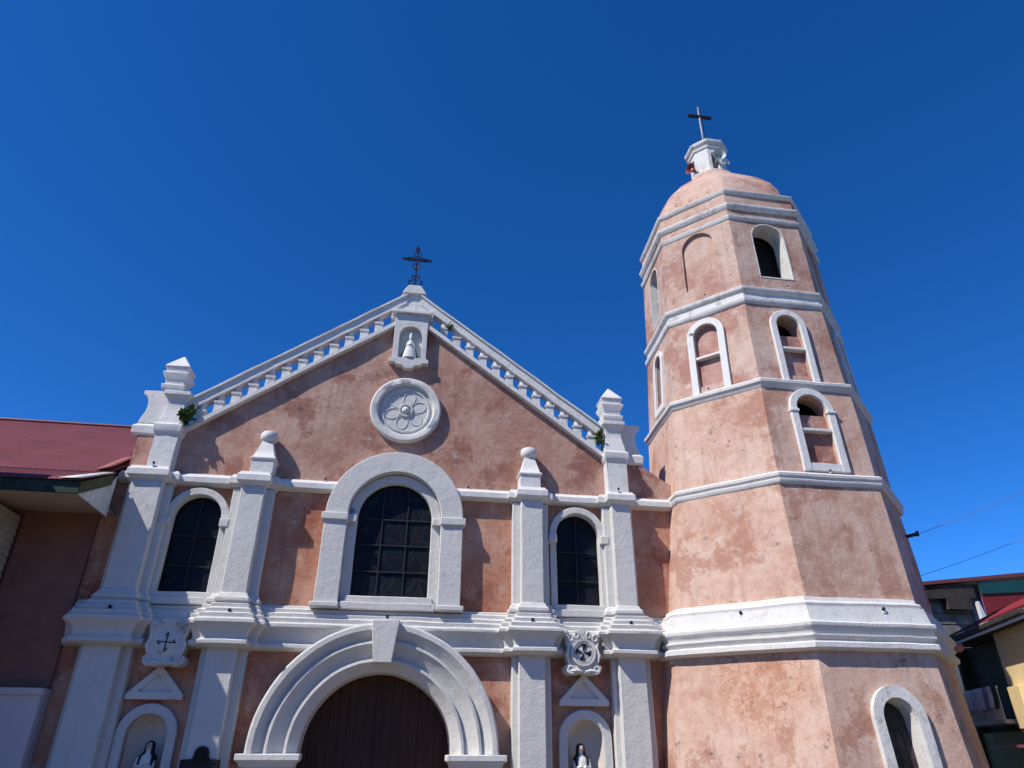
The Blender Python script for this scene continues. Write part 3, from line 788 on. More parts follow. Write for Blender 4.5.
# dome
g = G(); g.lathe((TX, TY, 0), [(2.86, 16.12), (2.80, 16.40), (2.70, 16.82), (2.47, 17.32), (2.14, 17.78), (1.74, 18.24), (1.32, 18.66), (1.02, 18.96), (0.86, 19.24)], 8, PI / 8)
bmesh.ops.subdivide_edges(g.bm, edges=[e for e in g.bm.edges if abs(e.verts[0].co.z - e.verts[1].co.z) < 0.01], cuts=3, use_grid_fill=True)
bmesh.ops.smooth_vert(g.bm, verts=[v for v in g.bm.verts if 16.2 < v.co.z < 19.1], factor=0.35, use_axis_x=True, use_axis_y=True)
obj('dome', g, M['pink_belfry'], tower, rough=0.02, smooth=60, cutlen=0.4)
# lantern
def lring(g, prof): g.lathe((TX, TY, 0), prof, 8, PI / 8)
g = G(); lring(g, [(0.80, 19.15), (0.84, 19.2), (0.84, 19.30), (0.72, 19.34)])
for k in range(8):
    a = -180 + 45 * k
    o = Vector((math.cos(R(a)), math.sin(R(a)), 0)); u = Vector((-o.y, o.x, 0)); P0 = Vector((TX, TY, 19.32)) + o * 0.68 * K8
    m = Matrix(((u.x, -o.x, 0, P0.x), (u.y, -o.y, 0, P0.y), (0, 0, 1, P0.z), (0, 0, 0, 1)))
    hh = 0.68 * math.sin(PI / 8)
    g.plate([(-hh, 0), (hh, 0), (hh, 1.26), (-hh, 1.26)], 0, 0.12, [arch(0, 0.13, 0.1, 0.86, 12)] if k % 2 == 0 else [], mat=m)
g.lathe((TX, TY, 0), [(0.45, 19.3), (0.45, 19.36)], 8, PI / 8)
lring(g, [(0.66, 20.50), (0.73, 20.52), (0.75, 20.62), (0.69, 20.64), (0.78, 20.69), (0.83, 20.76), (0.84, 20.86), (0.76, 20.90), (0.35, 21.08), (0.1, 21.12)])
lan = obj('lantern', g, M['white_old'], tower, bevel=0.01, rough=0.008)

# ================================================================== crosses
# wrought iron cross on the gable
c = thing('iron_cross', 'ornate black wrought iron cross standing on the gable apex', 'cross', (-0.01, 0.2, 12.15))
X0, Y0 = -0.01, 0.2
g = G(); g.box(X0 - 0.022, X0 + 0.022, Y0 - 0.02, Y0 + 0.02, 12.13, 13.80); obj('upright', g, M['iron'], c)
g = G(); g.box(X0 - 0.38, X0 + 0.38, Y0 - 0.021, Y0 + 0.021, 13.375, 13.425)
for s_ in (-1, 1):
    g.plate([(X0 + s_ * 0.34, 13.40), (X0 + s_ * 0.40, 13.46), (X0 + s_ * 0.48, 13.40), (X0 + s_ * 0.40, 13.34)], Y0 - 0.02, Y0 + 0.02)
    for q in (-1, 1): g.tube([(X0 + s_ * 0.02, Y0, 13.4 + q * 0.02), (X0 + s_ * 0.12, Y0, 13.4 + q * 0.075), (X0 + s_ * 0.24, Y0, 13.4 + q * 0.06), (X0 + s_ * 0.36, Y0, 13.4 + q * 0.03)], 0.016, 6)
obj('crossbar', g, M['iron'], c)
def scroll(lines, plate=None):
    g = G()
    if plate: g.plate(plate, Y0 - 0.018, Y0 + 0.018)
    for s_ in (-1, 1):
        for pts, r in lines: g.tube([(X0 + s_ * a, Y0, b) for a, b in pts], r, 6)
    obj('scrollwork', g, M['iron'], c)
scroll([([(0, 13.72), (0.10, 13.66), (0.13, 13.58), (0.08, 13.52), (0.0, 13.50)], 0.018)], [(X0, 13.68), (X0 + 0.075, 13.80), (X0, 13.94), (X0 - 0.075, 13.80)])
scroll([([(0, 12.98), (0.10, 13.08), (0.13, 13.18), (0.07, 13.26), (0, 13.2)], 0.022)])
scroll([([(0, 12.42), (0.10, 12.40), (0.20, 12.46), (0.20, 12.56), (0.12, 12.58), (0.10, 12.52)], 0.022), ([(0, 12.55), (0.07, 12.66), (0.13, 12.70), (0.10, 12.78), (0, 12.72)], 0.02)])
# plain cross on the tower
c = thing('metal_cross', 'plain thin metal cross on top of the bell tower lantern', 'cross', (TX, TY, 20.98))
g = G(); g.box(TX - 0.04, TX + 0.04, TY - 0.04, TY + 0.04, 20.95, 23.52); obj('upright', g, M['lit_steel'], c, bevel=0.006)  # pale colour paints the sunlit left side of the upright
g = G(); g.box(TX - 0.50, TX + 0.50, TY - 0.043, TY + 0.043, 22.90, 23.03); g.box(TX + 0.03, TX + 0.085, TY - 0.03, TY + 0.03, 21.0, 23.4); obj('crossbar', g, M['iron'], c, bevel=0.006)  # dark strip along the upright paints its shaded right side

# ================================================================== loudspeakers in the lantern
def horn(name, label, cx, cy, cz, dx, dy, s, mat, mat2):
    c = thing(name, label, 'loudspeaker', (cx, cy, cz))
    d = Vector((dx, dy, -0.05)).normalized(); q = d.to_track_quat('Z', 'Y').to_matrix().to_4x4()
    g = G(); g.lathe((cx, cy, cz), [(0.05 * s, -0.22 * s), (0.06 * s, 0.0), (0.10 * s, 0.12 * s), (0.20 * s, 0.26 * s), (0.24 * s, 0.28 * s), (0.235 * s, 0.285 * s), (0.19 * s, 0.26 * s), (0.09 * s, 0.13 * s), (0.03 * s, 0.05 * s)], 24, 0, q)
    obj('horn', g, mat, c, smooth=60)
    g = G(); g.lathe((cx, cy, cz), [(0.09 * s, -0.36 * s), (0.09 * s, -0.22 * s), (0.02 * s, -0.20 * s), (0.02 * s, 0.10 * s), (0.07 * s, 0.12 * s), (0.06 * s, 0.17 * s), (0.01 * s, 0.19 * s)], 16, 0, q)
    obj('driver', g, mat2, c)
horn('loudspeaker', 'grey horn loudspeaker facing the plaza at the front of the tower lantern', TX + 0.06, TY - 0.68, 19.86, -0.15, -1, 1.05, M['horngrey'], M['horngrey'])
horn('loudspeaker', 'white horn loudspeaker at the right corner of the tower lantern', TX + 0.36, TY - 0.62, 19.76, 0.35, -1.0, 0.5, M['hornwhite'], M['horngrey'])
horn('loudspeaker', 'dark red horn loudspeaker at the left opening of the tower lantern', TX - 0.66, TY - 0.14, 19.70, -1, -0.45, 0.95, M['red'], M['pinkstone'])

# ================================================================== statues
def loft(g, secs, n=18):
    rings = []
    for cx, cy, z, rx, ry in secs:
        rings.append([g.bm.verts.new((cx + rx * math.cos(2 * PI * i / n), cy + ry * math.sin(2 * PI * i / n), z)) for i in range(n)])
    for a, b in zip(rings, rings[1:]):
        for i in range(n): g.bm.faces.new((a[i], a[(i + 1) % n], b[(i + 1) % n], b[i]))
    g.bm.faces.new(rings[0][::-1]); g.bm.faces.new(rings[-1])
def saint(label, cx, cy, top, lean, mirror=1):
    b = top - 1.12
    c = thing('saint_statue', label, 'statue', (cx, cy, b))
    g = G(); k = lean
    loft(g, [(cx, cy, b, 0.20, 0.17), (cx, cy, b + 0.3, 0.17, 0.15), (cx, cy, b + 0.55, 0.15, 0.13), (cx + k * .3, cy, b + 0.75, 0.165, 0.13), (cx + k * .5, cy, b + 0.85, 0.15, 0.11), (cx + k * .7, cy, b + 0.92, 0.06, 0.06), (cx + k, cy - 0.01, b + 0.96, 0.06, 0.065), (cx + k, cy - 0.02, b + 1.03, 0.078, 0.085), (cx + k, cy - 0.01, b + 1.10, 0.06, 0.07), (cx + k, cy, b + 1.12, 0.02, 0.02)])
    # arms folded in front, in the same body
    for s_ in (-1, 1):
        g.tube([(cx + s_ * 0.14, cy, b + 0.82), (cx + s_ * 0.17, cy - 0.06, b + 0.64), (cx + s_ * 0.03, cy - 0.17, b + 0.68)], [0.055, 0.05, 0.035], 8)
    obj('body', g, M['robe'], c, smooth=60)
    g = G()      # face
    g.lathe((cx + k, cy - 0.075, b + 1.035), [(0.005, -0.06), (0.045, -0.03), (0.05, 0.01), (0.035, 0.05), (0.005, 0.06)], 12, sy=0.7)
    g.tube([(cx + k, cy - 0.112, b + 1.05), (cx + k, cy - 0.122, b + 1.025)], 0.008, 6)
    obj('face', g, M['skin'], c, smooth=60)
    g = G(); n = 14; rows = []   # hooded cloak open at the front
    for z, rx, ry, ox in ((b + 0.05, 0.235, 0.20, 0), (b + 0.35, 0.21, 0.185, 0), (b + 0.65, 0.20, 0.165, k * .3), (b + 0.85, 0.185, 0.14, k * .6), (b + 0.93, 0.11, 0.11, k * .8), (b + 1.03, 0.105, 0.115, k), (b + 1.12, 0.085, 0.095, k), (b + 1.155, 0.02, 0.03, k)):
        rows.append([g.bm.verts.new((cx + ox + rx * math.cos(a), cy + 0.01 + ry * math.sin(a), z)) for a in [R(-52 + (284) * i / n) for i in range(n + 1)]])
    for a, d in zip(rows, rows[1:]):
        for i in range(n): g.bm.faces.new((a[i], a[i + 1], d[i + 1], d[i]))
    o = obj('cloak', g, M['habit'], c, smooth=60); md = o.modifiers.new('thick', 'SOLIDIFY'); md.thickness = 0.015
    g = G(); g.box(cx - 0.24, cx + 0.24, cy - 0.2, cy + 0.2, b - 0.30, b); obj('plinth', g, M['cream'], c, bevel=0.02)
    return c
saint('saint statue in black hooded cloak over white robe, in the left niche in shadow', -4.77, 0.06, -0.20, 0.03)
saint('saint statue in black veil over white robe, in the right niche', 4.69, 0.06, -0.19, -0.02)
# small white madonna in the gable tabernacle
c = thing('madonna_statue', 'small white robed statue inside the gable tabernacle above the round medallion', 'statue', (0.01, -0.14, 9.62))
g = G(); loft(g, [(0.01, -0.14, 9.62, 0.20, 0.10), (0.01, -0.14, 9.70, 0.19, 0.10), (0.01, -0.14, 9.95, 0.13, 0.075), (0.01, -0.14, 10.08, 0.085, 0.065), (0.01, -0.14, 10.16, 0.075, 0.06), (0.01, -0.14, 10.20, 0.03, 0.03), (0.01, -0.14, 10.23, 0.045, 0.048), (0.01, -0.14, 10.30, 0.045, 0.048), (0.01, -0.14, 10.34, 0.05, 0.05), (0.01, -0.14, 10.42, 0.035, 0.035), (0.01, -0.14, 10.46, 0.01, 0.01)])
for s_ in (-1, 1): g.tube([(0.01 + s_ * 0.075, -0.14, 10.13), (0.01 + s_ * 0.10, -0.17, 10.0), (0.01, -0.23, 10.04)], [0.028, 0.026, 0.018], 8)
obj('body', g, M['robe'], c, smooth=60)
g = G()
for s_ in (-1, 1): g.plate([(0.01 + s_ * 0.07, 10.14), (0.01 + s_ * 0.11, 10.05), (0.01 + s_ * 0.265, 9.64), (0.01 + s_ * 0.15, 9.64)], -0.085, -0.05)
obj('dark_side_strips', g, M['habit'], c)  # dark slanted strips down both sides of the figure

# ================================================================== plaque
c = thing('historical_plaque', 'dark cast metal plaque with rounded crest on the pilaster left of the portal', 'plaque', (-3.54, -DM, -1.45))
g = G(); g.plate([(-3.93, -1.45), (-3.14, -1.45), (-3.14, -0.52), (-3.36, -0.51), (-3.39, -0.44)] + [(-3.535 + 0.15 * math.cos(a), -0.42 + 0.15 * math.sin(a)) for a in [PI * i / 12 for i in range(13)]] + [(-3.68, -0.44), (-3.71, -0.51), (-3.93, -0.52)], -DM - 0.05, -DM + 0.02)
obj('plate', g, M['bronze'], c, bevel=0.012)
g = G(); disc_ring(g, -3.535, -0.43, 0.10, 0.012, -DM - 0.075, -DM - 0.04); g.lathe((-3.535, -DM - 0.05, -0.43), [(0.01, -0.02), (0.06, -0.01), (0.05, 0.02), (0.01, 0.03)], 12, 0, Matrix.Rotation(PI / 2, 4, 'X'))
for s_ in ((-3.90, -3.875, -1.42, -0.55), (-3.195, -3.17, -1.42, -0.55)): g.box(s_[0], s_[1], -DM - 0.065, -DM - 0.045, s_[2], s_[3])
g.box(-3.875, -3.195, -DM - 0.065, -DM - 0.045, -0.575, -0.55)
obj('emblem', g, M['bronze'], c)

# ================================================================== spotlights
def spot(label, x, y, z, dx=0.0, dy=-1.0, s=1.0):
    s *= 0.60
    c = thing('spotlight', label, 'spotlight', (x, y, z), 'small spotlights along the ledges')
    g = G(); g.tube([(x, y, z - 0.02), (x, y, z + 0.07 * s)], 0.022 * s, 8); g.box(x - 0.05 * s, x + 0.05 * s, y - 0.05 * s, y + 0.05 * s, z - 0.02, z + 0.015)
    obj('bracket', g, M['hornwhite'], c)
    d = Vector((dx, dy, 0.5)).normalized(); q = d.to_track_quat('Z', 'Y').to_matrix().to_4x4()
    g = G(); g.lathe((x, y, z + 0.11 * s), [(0.03 * s, -0.10 * s), (0.055 * s, -0.03 * s), (0.065 * s, 0.06 * s), (0.055 * s, 0.07 * s), (0.01, 0.04 * s)], 14, 0, q)
    obj('lamp_head', g, M['iron'], c, smooth=50)
spot('spotlight on the cornice at the foot of the far left pilaster', -6.0, -DM - 0.22, 2.36)
spot('spotlight on the cornice at the foot of the pilaster left of the big window', -3.47, -DM - 0.22, 2.36)
spot('spotlight on the cornice at the foot of the pilaster right of the big window', 3.44, -DM - 0.22, 2.36)
spot('spotlight on the cornice at the foot of the far right pilaster', 5.86, -DM - 0.22, 2.36)
spot('spotlight on top of the portal keystone', 0.03, -0.50, 2.36)
spot('spotlight at the foot of the left gable corner post', -5.93, -DM - 0.08, 5.82, s=0.8)
spot('spotlight at the foot of the right gable corner post', 5.82, -DM - 0.08, 5.82, s=0.8)
spot('spotlight on the string course left of the big window arch', -1.85, -0.12, 5.80, s=0.7)
spot('spotlight on the string course right of the big window arch', 1.85, -0.12, 5.80, s=0.7)
mA = face_mat('T2', FA)[0]; mB = face_mat('T2', FB)[0]
p = mA @ Vector((0.1, -0.22, -0.32)); spot('spotlight on the wide tower cornice, left face', p.x, p.y, p.z, -0.7, -0.7)
p = mB @ Vector((0.35, -0.22, -0.32)); spot('spotlight on the wide tower cornice, right face', p.x, p.y, p.z)
p = face_mat('T3', FB)[0] @ Vector((0.05, -0.1, 0.10)); spot('spotlight under the lower arched tower window', p.x, p.y, p.z, s=0.7)
p = face_mat('T4', FA)[0] @ Vector((-0.15, -0.1, 0.10)); spot('spotlight at the sill of the left blind tower arch', p.x, p.y, p.z, -0.7, -0.7, s=0.7)
p = face_mat('T5', FB)[0] @ Vector((0.25, -0.1, 0.09)); spot('spotlight under the open belfry window', p.x, p.y, p.z, s=0.7)
p = face_mat('T5', FA)[0] @ Vector((0.1, -0.1, 0.09)); spot('spotlight under the blind belfry arch', p.x, p.y, p.z, -0.7, -0.7, s=0.7)
# pipe bracket under the tower cornice by the church
c = thing('drain_pipe', 'short dark drain pipe on white bracket at the tower corner', 'pipe', (6.90, -0.6, 1.2))
g = G(); g.tube([(6.90, -0.62, 1.60), (6.90, -0.64, 1.50), (6.91, -0.64, 1.18)], 0.03, 8); obj('pipe', g, M['iron'], c)
g = G(); g.box(6.83, 6.97, -0.69, -0.47, 1.53, 1.64); obj('bracket', g, M['hornwhite'], c)

# ================================================================== weeds on the gable
def weed(label, x, y, z, n, sx, spread, h):
    c = thing('weed_plant', label, 'plant', (x, y, z))
    st = G(); lf = G(); rnd = random.Random(int(x * 100))
    for k in range(9):
        a = rnd.uniform(0, 2 * PI); e = Vector((x + math.cos(a) * spread * rnd.uniform(.3, 1), y + math.sin(a) * spread * 0.6 - 0.06, z + h * rnd.uniform(-.25, 1)))
        mid = Vector((x, y, z)).lerp(e, 0.5) + Vector((0, -0.03, 0.06))
        st.tube([(x, y, z), mid, e], [0.012, 0.009, 0.004], 5)
        for q in range(n // 9):
            t = rnd.uniform(0.25, 1.0); p_ = mid.lerp(e, t) + Vector((rnd.gauss(0, .04), rnd.gauss(0, .04), rnd.gauss(0, .04)))
            d = Vector((rnd.gauss(0, 1), rnd.gauss(0, 1), rnd.gauss(0, .8))).normalized(); u = d.orthogonal().normalized(); L = rnd.uniform(0.06, 0.15); wv = u * L * 0.40
            lf.face([p_, p_ + d * L * .5 + wv, p_ + d * L, p_ + d * L * .5 - wv])
    obj('stem', st, M['boards'], c); obj('foliage', lf, M['leaf'], c)
weed('leafy green weed growing at the left gable corner post', -5.53, -0.24, 7.22, 330, -1, 0.20, 0.36)
weed('small green weed growing by the right gable corner post', 5.50, -0.08, 7.38, 150, 1, 0.11, 0.36)
weed('tiny dark tuft on the balustrade right of the gable apex', 1.14, 0.0, 10.78, 40, 1, 0.05, 0.10)

# ================================================================== LEFT BUILDING
lb = thing('annex_building', 'side building with red metal roof and green fascia left of the church', 'building', (-11, 3, GZ))
SR = 0.47; EY, EZ = -2.35, 4.73; XE = -6.62; XL = -19.0
KY = -0.7; KZ = EZ + SR * (KY - EY); S2 = 0.62
RY = 5.1; RZ = KZ + S2 * (RY - KY)
def rz(y): return EZ + SR * (y - EY) if y < KY else KZ + S2 * (y - KY)
def corr_sheet(x0, x1, ya, za, yb, zb, per=0.105, amp=0.011, sub=6, thick=0.012):
    g = G(); n = int((x1 - x0) / per * sub); rows = []
    for i in range(n + 1):
        x = x0 + (x1 - x0) * i / n; ph = (i % sub) / sub
        h = amp * (1 - abs(math.cos(PI * ph)) ** 0.5 * 1.6)
        rows.append([g.bm.verts.new((x, ya + (yb - ya) * t, za + (zb - za) * t + h)) for t in (0, .33, .66, 1)])
    for a, b in zip(rows, rows[1:]):
        for j in range(3): g.bm.faces.new((a[j], b[j], b[j + 1], a[j + 1]))
    return g
rf = obj('roof', corr_sheet(XL, XE - 0.02, EY - 0.06, EZ, KY, KZ), M['roof'], lb, smooth=50)
rf.modifiers.new('thick', 'SOLIDIFY').thickness = 0.012
g = corr_sheet(XL, -6.74, RY, RZ, 12.0, 4.6); ob = obj('rear_roof', g, M['roof'], lb, smooth=50)
g = corr_sheet(XL, -6.73, KY - 0.06, rz(KY - 0.06) + 0.02, RY, RZ); ur = obj('upper_roof', g, M['roof'], lb, smooth=50)
g = G(); g.tube([(XL, RY, RZ + 0.02), (-6.74, RY, RZ + 0.02)], 0.07, 8); obj('ridge_cap', g, M['roof'], rf)
# flashing along the church side, galvanised corner strip
g = G()
def slope_strip(x0, x1, y0, y1, dz, th): g.face([(x0, y0, rz(y0) + dz), (x1, y0, rz(y0) + dz + th), (x1, y1, rz(y1) + dz + th), (x0, y1, rz(y1) + dz)])
slope_strip(-7.15, -6.78, -0.72, 0.6, 0.05, 0.10)
o = obj('flashing', g, M['roof_edge'], lb); o.modifiers.new('t', 'SOLIDIFY').thickness = 0.02
g = G(); g.face([(-7.05, EY - 0.08, EZ + 0.03), (XE + 0.02, EY - 0.08, EZ + 0.04), (XE + 0.02, -0.95, rz(-0.95) + 0.05), (-6.80, -1.05, rz(-1.05) + 0.05)])
o = obj('corner_flashing', g, M['galv'], lb); o.modifiers.new('t', 'SOLIDIFY').thickness = 0.012
# fascia and rake board
SZ = 4.45
g = G(); g.box(XL, XE, EY, EY + 0.05, SZ, EZ - 0.01); obj('fascia', g, M['green'], lb, bevel=0.005)
g = G()
RE = -0.86
b = [(EY + 0.05, SZ), (RE, rz(RE) - 0.28), (RE, rz(RE) - 0.03), (EY + 0.05, EZ - 0.012)]
mt = Matrix(((0, 1, 0, 0), (1, 0, 0, 0), (0, 0, 1, 0), (0, 0, 0, 1)))
g.plate(b, XE - 0.05, XE, mat=mt); obj('rake_board', g, M['greenedge'], lb, bevel=0.004)
g = G(); g.plate([(EY + 0.06, SZ + 0.01), (-0.60, SZ + 0.02), (-0.60, rz(-0.60) - 0.1), (-0.9, rz(-0.9) - 0.28)], XE - 0.06, XE - 0.025, mat=mt); obj('gable_infill', g, M['galv'], lb)
g = G(); g.plate([(EY + 0.05, SZ + 0.02), (-0.05, SZ + 0.22), (-0.05, SZ + 0.27), (EY + 0.05, SZ + 0.06)], XL, XE - 0.055, mat=mt); obj('soffit', g, M['soffit'], lb)
# walls
g = G(); g.box(XL, -7.02, -0.10, -0.02, 0.80, SZ + 0.25); obj('wall', g, M['brown'], lb)
g = G(); g.box(XL, -6.95, 0.3, 11.5, GZ, 4.9) ; obj('rear_block', g, M['brown'], lb)
g = G(); g.box(XL, -6.98, -0.46, -0.02, GZ, 0.72); g.box(XL, -6.96, -0.52, -0.02, 0.66, 0.79); obj('plinth_wall', g, M['lav'], lb, bevel=0.012)
g = G(); g.box(-8.62, -8.42, -0.16, -0.09, 0.80, SZ + 0.2); obj('corner_pilaster', g, M['brown'], lb)
g = G(); z = 0.8
while z < SZ:
    z2 = min(z + 0.16, SZ + 0.01)
    for v in ((z, z2),):
        g.face([(-8.60, -0.30, z), (-8.60, -1.25, z), (-8.635, -1.25, z2), (-8.635, -0.30, z2)]); g.face([(-8.60, -0.30, z), (-8.635, -0.30, z - 0.0), (-8.635, -1.25, z), (-8.60, -1.25, z)])
    z = z2
g.box(-8.80, -8.64, -1.25, -0.30, 0.8, SZ + 0.01)
obj('clapboard_wall', g, M['clap'], lb)
g = G(); g.box(XL, -9.0, -3.45, -2.60, GZ, 6.75).box(XL, -8.96, -3.51, -2.54, 6.75, 6.86); obj('added_shade_block', g, M['lav'], lb, bevel=0.015)  # unseen block added to throw shade over the lower left facade
g = G(); g.box(-8.95, -8.62, -2.5, -1.26, GZ, SZ + 0.01); obj('side_wall', g, M['clap'], lb)
g = G(); g.box(-10.6, -8.85, -0.9, -0.85, 0.8, SZ + 0.0); obj('window_opening', g, M['dark'], lb)

# ================================================================== RIGHT HOUSES
hb = thing('yellow_house', 'yellow house with red roof and balcony right of the tower', 'house', (15.75, 0.70, GZ))
ang = math.atan2(-0.935, -0.354)
HM = Matrix.Translation((15.75, 0.70, -0.065)) @ Matrix.Rotation(ang, 4, 'Z') @ Matrix.Scale(0.81, 4)
HG = GZ - 0.45
def hmesh(name, g, mat, parent=hb, **kw):
    bmesh.ops.transform(g.bm, matrix=HM, verts=g.bm.verts); return obj(name, g, mat, parent, **kw)
rb = corr_sheet(-2.0, 5.2, -0.02, 3.34, 2.4, 4.45)
r_ = hmesh('roof', rb, M['roof_bright'], smooth=50); r_.modifiers.new('t', 'SOLIDIFY').thickness = 0.012
g = G(); g.box(-2.0, 5.2, 0.02, 0.06, 3.06, 3.12); g.box(-2.0, 5.2, 0.06, 0.09, 3.12, 3.31); hmesh('fascia', g, M['hornwhite'])
g = G(); g.box(-2.05, 5.2, -0.10, 0.05, 3.15, 3.30); hmesh('gutter', g, M['boards'], bevel=0.02)
g = G(); g.box(-2.0, 5.2, 0.1, 4.0, 3.13, 3.16); hmesh('soffit', g, M['boards'])
g = G(); g.box(1.35, 4.3, 0.55, 0.75, 0.3, 3.13); g.box(1.85, 2.7, 0.30, 0.75, 0.35, 1.50); hmesh('wall', g, M['yellow'], bevel=0.01)
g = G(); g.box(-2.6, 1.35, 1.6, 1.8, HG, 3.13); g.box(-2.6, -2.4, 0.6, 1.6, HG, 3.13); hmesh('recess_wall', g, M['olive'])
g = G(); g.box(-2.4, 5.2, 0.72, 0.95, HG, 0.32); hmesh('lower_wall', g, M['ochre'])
g = G(); g.box(-1.5, 1.75, 0.02, 1.6, 0.50, 0.62); bal = hmesh('balcony', g, M['clap'], bevel=0.01)
g = G(); g.box(-1.5, 1.75, 0.04, 0.08, 1.50, 1.56)
for k in range(24): g.box(-1.48 + k * 0.138, -1.455 + k * 0.138, 0.05, 0.07, 0.62, 1.5)
hmesh('railing', g, M['galv'], parent=bal)
g = G(); g.plate([(1.35, 0.34), (2.6, 0.34), (2.6, -0.02), (2.0, 0.0)], 0.50, 0.72); hmesh('corbel', g, M['yellow'], bevel=0.02)
g = G(); g.box(0.55, 1.30, 0.85, 0.9, 1.6, 2.9); hmesh('window', g, M['boards'])
g = G(); g.box(0.62, 0.70, 0.80, 0.84, 1.6, 2.9).box(0.55, 1.30, 0.80, 0.84, 1.6, 1.75); hmesh('window_frame', g, M['concrete'])
g = G(); g.box(0.9, 3.2, -0.3, 0.7, -0.16, -0.08); hmesh('awning', g, M['roof'])
g = G(); g.box(1.5, 3.2, 0.62, 0.70, -1.2, -0.2); hmesh('shop_window', g, M['hornwhite'])
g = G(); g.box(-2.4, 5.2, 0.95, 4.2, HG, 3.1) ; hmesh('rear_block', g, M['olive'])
# laundry on the railing
LC = [((0.70, 0.69, 0.70), 'white shirt', -0.68), ((0.55, 0.56, 0.60), 'pale grey towel', -0.31), ((0.72, 0.60, 0.64), 'pale pink cloth', 0.07), ((0.66, 0.67, 0.68), 'white striped cloth', 0.42), ((0.30, 0.20, 0.36), 'purple shirt', 0.76), ((0.70, 0.69, 0.66), 'cream towel', 1.10), ((0.045, 0.045, 0.05), 'black trousers', 1.48)]
for i, (colr, what, x0) in enumerate(LC):
    g = G(); w_ = 0.31; nx, nz = 8, 8; rows = []
    for a in range(nx + 1):
        rr = []
        for b_ in range(nz + 1):
            fz = b_ / nz; x = x0 + w_ * a / nx; L = 0.62 + 0.12 * ((i * 37) % 5) / 5
            rr.append(g.bm.verts.new((x + 0.02 * math.sin(fz * 5 + i), 0.0 + 0.035 * math.sin(a * 1.7 + i + fz * 2) * fz - 0.03 * fz - 0.005, 1.575 - L * fz)))
        rows.append(rr)
    for a, b_ in zip(rows, rows[1:]):
        for j in range(nz): g.bm.faces.new((a[j], b_[j], b_[j + 1], a[j + 1]))
    bmesh.ops.transform(g.bm, matrix=HM, verts=g.bm.verts)
    nb = [LC[i - 1][1] if i else 'balcony end by the tower', LC[i + 1][1] if i < len(LC) - 1 else 'yellow wall']
    o = obj('laundry', g, plain('cloth_' + what.replace(' ', '_'), colr, 0.9, 0.1, 10), None, origin=HM @ Vector((x0, 0, 1.57)))
    tag(o, '%s on the balcony rail, between %s and %s' % (what, nb[0], nb[1]), 'laundry', 'laundry on the balcony rail')
    o.modifiers.new('t', 'SOLIDIFY').thickness = 0.008

# grey house behind
hr = thing('grey_house', 'dark weathered grey house with red and teal roof behind the yellow house', 'house', (24, 10, GZ))
g = G(); g.box(20.6, 24.6, 9.4, 9.6, GZ, 6.1); g.box(20.6, 20.8, 9.6, 15, GZ, 5.9); obj('wall', g, M['concrete'], hr)
g = G()
for k in range(5): g.box(20.6, 24.2, 9.33, 9.39, 3.5 + k * 0.46, 3.9 + k * 0.46)
obj('boarding', g, M['concrete'], hr, bevel=0.01)
g = G(); g.plate([(20.3, 5.72), (31, 6.95), (31, 7.10), (20.3, 5.86)], 8.9, 15); obj('roof', g, M['roof'], hr)
g = G(); g.plate([(20.9, 5.3), (24.0, 5.45), (24.0, 5.85), (20.9, 5.65)], 8.98, 9.1); g.box(22.6, 23.7, 8.95, 9.3, 4.95, 5.55); obj('eave_board', g, M['boards'], hr, bevel=0.01)
g = G(); g.plate([(24.3, 5.62), (31, 6.12), (31, 6.62), (24.3, 6.10)], 8.95, 9.0); obj('teal_band', g, M['teal'], hr)
g = G(); g.plate([(24.3, 3.8), (31, 3.8), (31, 6.12), (24.3, 5.62)], 9.0, 9.05); obj('red_sheet_wall', g, M['roof_bright'], hr)
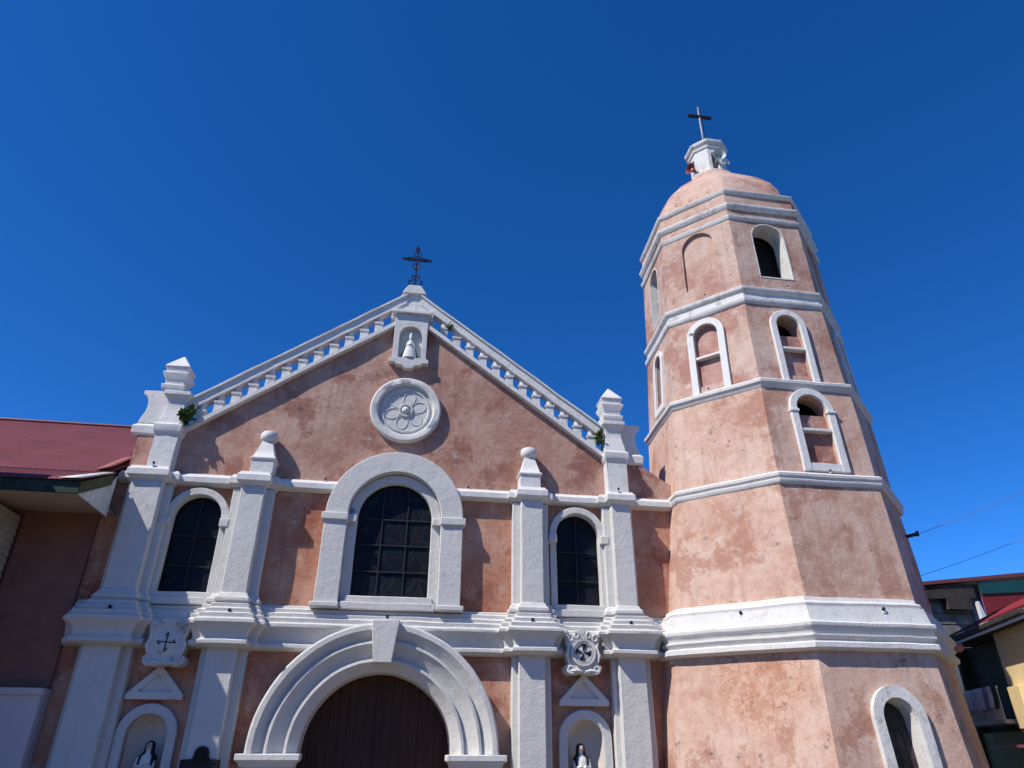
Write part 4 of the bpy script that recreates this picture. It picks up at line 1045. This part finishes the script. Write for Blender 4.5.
g = G(); g.plate([(23.95, 4.0), (24.28, 4.0), (24.02, 5.3), (23.95, 5.3)], 8.9, 9.35); obj('rake_board', g, M['hornwhite'], hr)

# pink beam stub by the tower corner
g = G(); g.tube([(15.14, 0.05, 2.19), (14.85, -0.05, 2.16)], 0.125, 10)
o = obj('drain_pipe', g, M['pinkstone'], None, origin=(15.0, 0.0, 2.17)); tag(o, 'short pink pipe end under the red eave beside the tower', 'pipe')

# ================================================================== wires
c = thing('power_bracket', 'dark bracket stub on the right side of the tower holding a wire', 'bracket', (14.1, -0.2, 5.6))
mC = face_mat('T2', -45)[0]
p0 = mC @ Vector((0.9, 0.0, 2.15)); p1 = p0 + Vector((0.28, -0.10, 0.06))
g = G(); g.tube([p0, p1], 0.05, 8); obj('arm', g, M['boards'], c)
g = G(); g.tube([p1 + Vector((0, 0, -0.06)), p1 + Vector((0, 0, 0.08))], 0.04, 8); obj('insulator', g, M['boards'], c)
def wire(label, a, b, sag):
    a, b = Vector(a), Vector(b)
    g = G(); g.tube([a.lerp(b, t) - Vector((0, 0, sag * 4 * t * (1 - t))) for t in [i / 24 for i in range(25)]], 0.008, 5)
    o = obj('power_wire', g, M['wire'], None, origin=a); tag(o, label, 'wire')
wire('upper thin black wire running from the tower bracket to the right', Vector((10.69, 0.744, -2.002)) + (p1 - Vector((TX, TY, GZ))) * 0.972, (24.5, 3.0, 9.2), 0.15)
wire('lower thin black wire rising from behind the tower above the house roof', (15.6, 3.0, 4.4), (25.0, 3.6, 7.6), 0.12)

# ------------------------------------------------------------------ final placing of the tower and what it carries
TS = 0.972; OLD = Vector((TX, TY, GZ)); NEW = Vector((10.69, 0.744, -2.002))
def placed(p): return NEW + (Vector(p) - OLD) * TS
for o in list(COL.objects):
    if o.parent is None and (o.name.split('.')[0] in ('bell_tower', 'loudspeaker', 'metal_cross', 'power_bracket') or (o.name.startswith('spotlight') and 'tower' in o['label'] or o.name.startswith('spotlight') and 'belfry' in o['label'])):
        o.location = placed(o.location); o.scale = (TS, TS, TS)
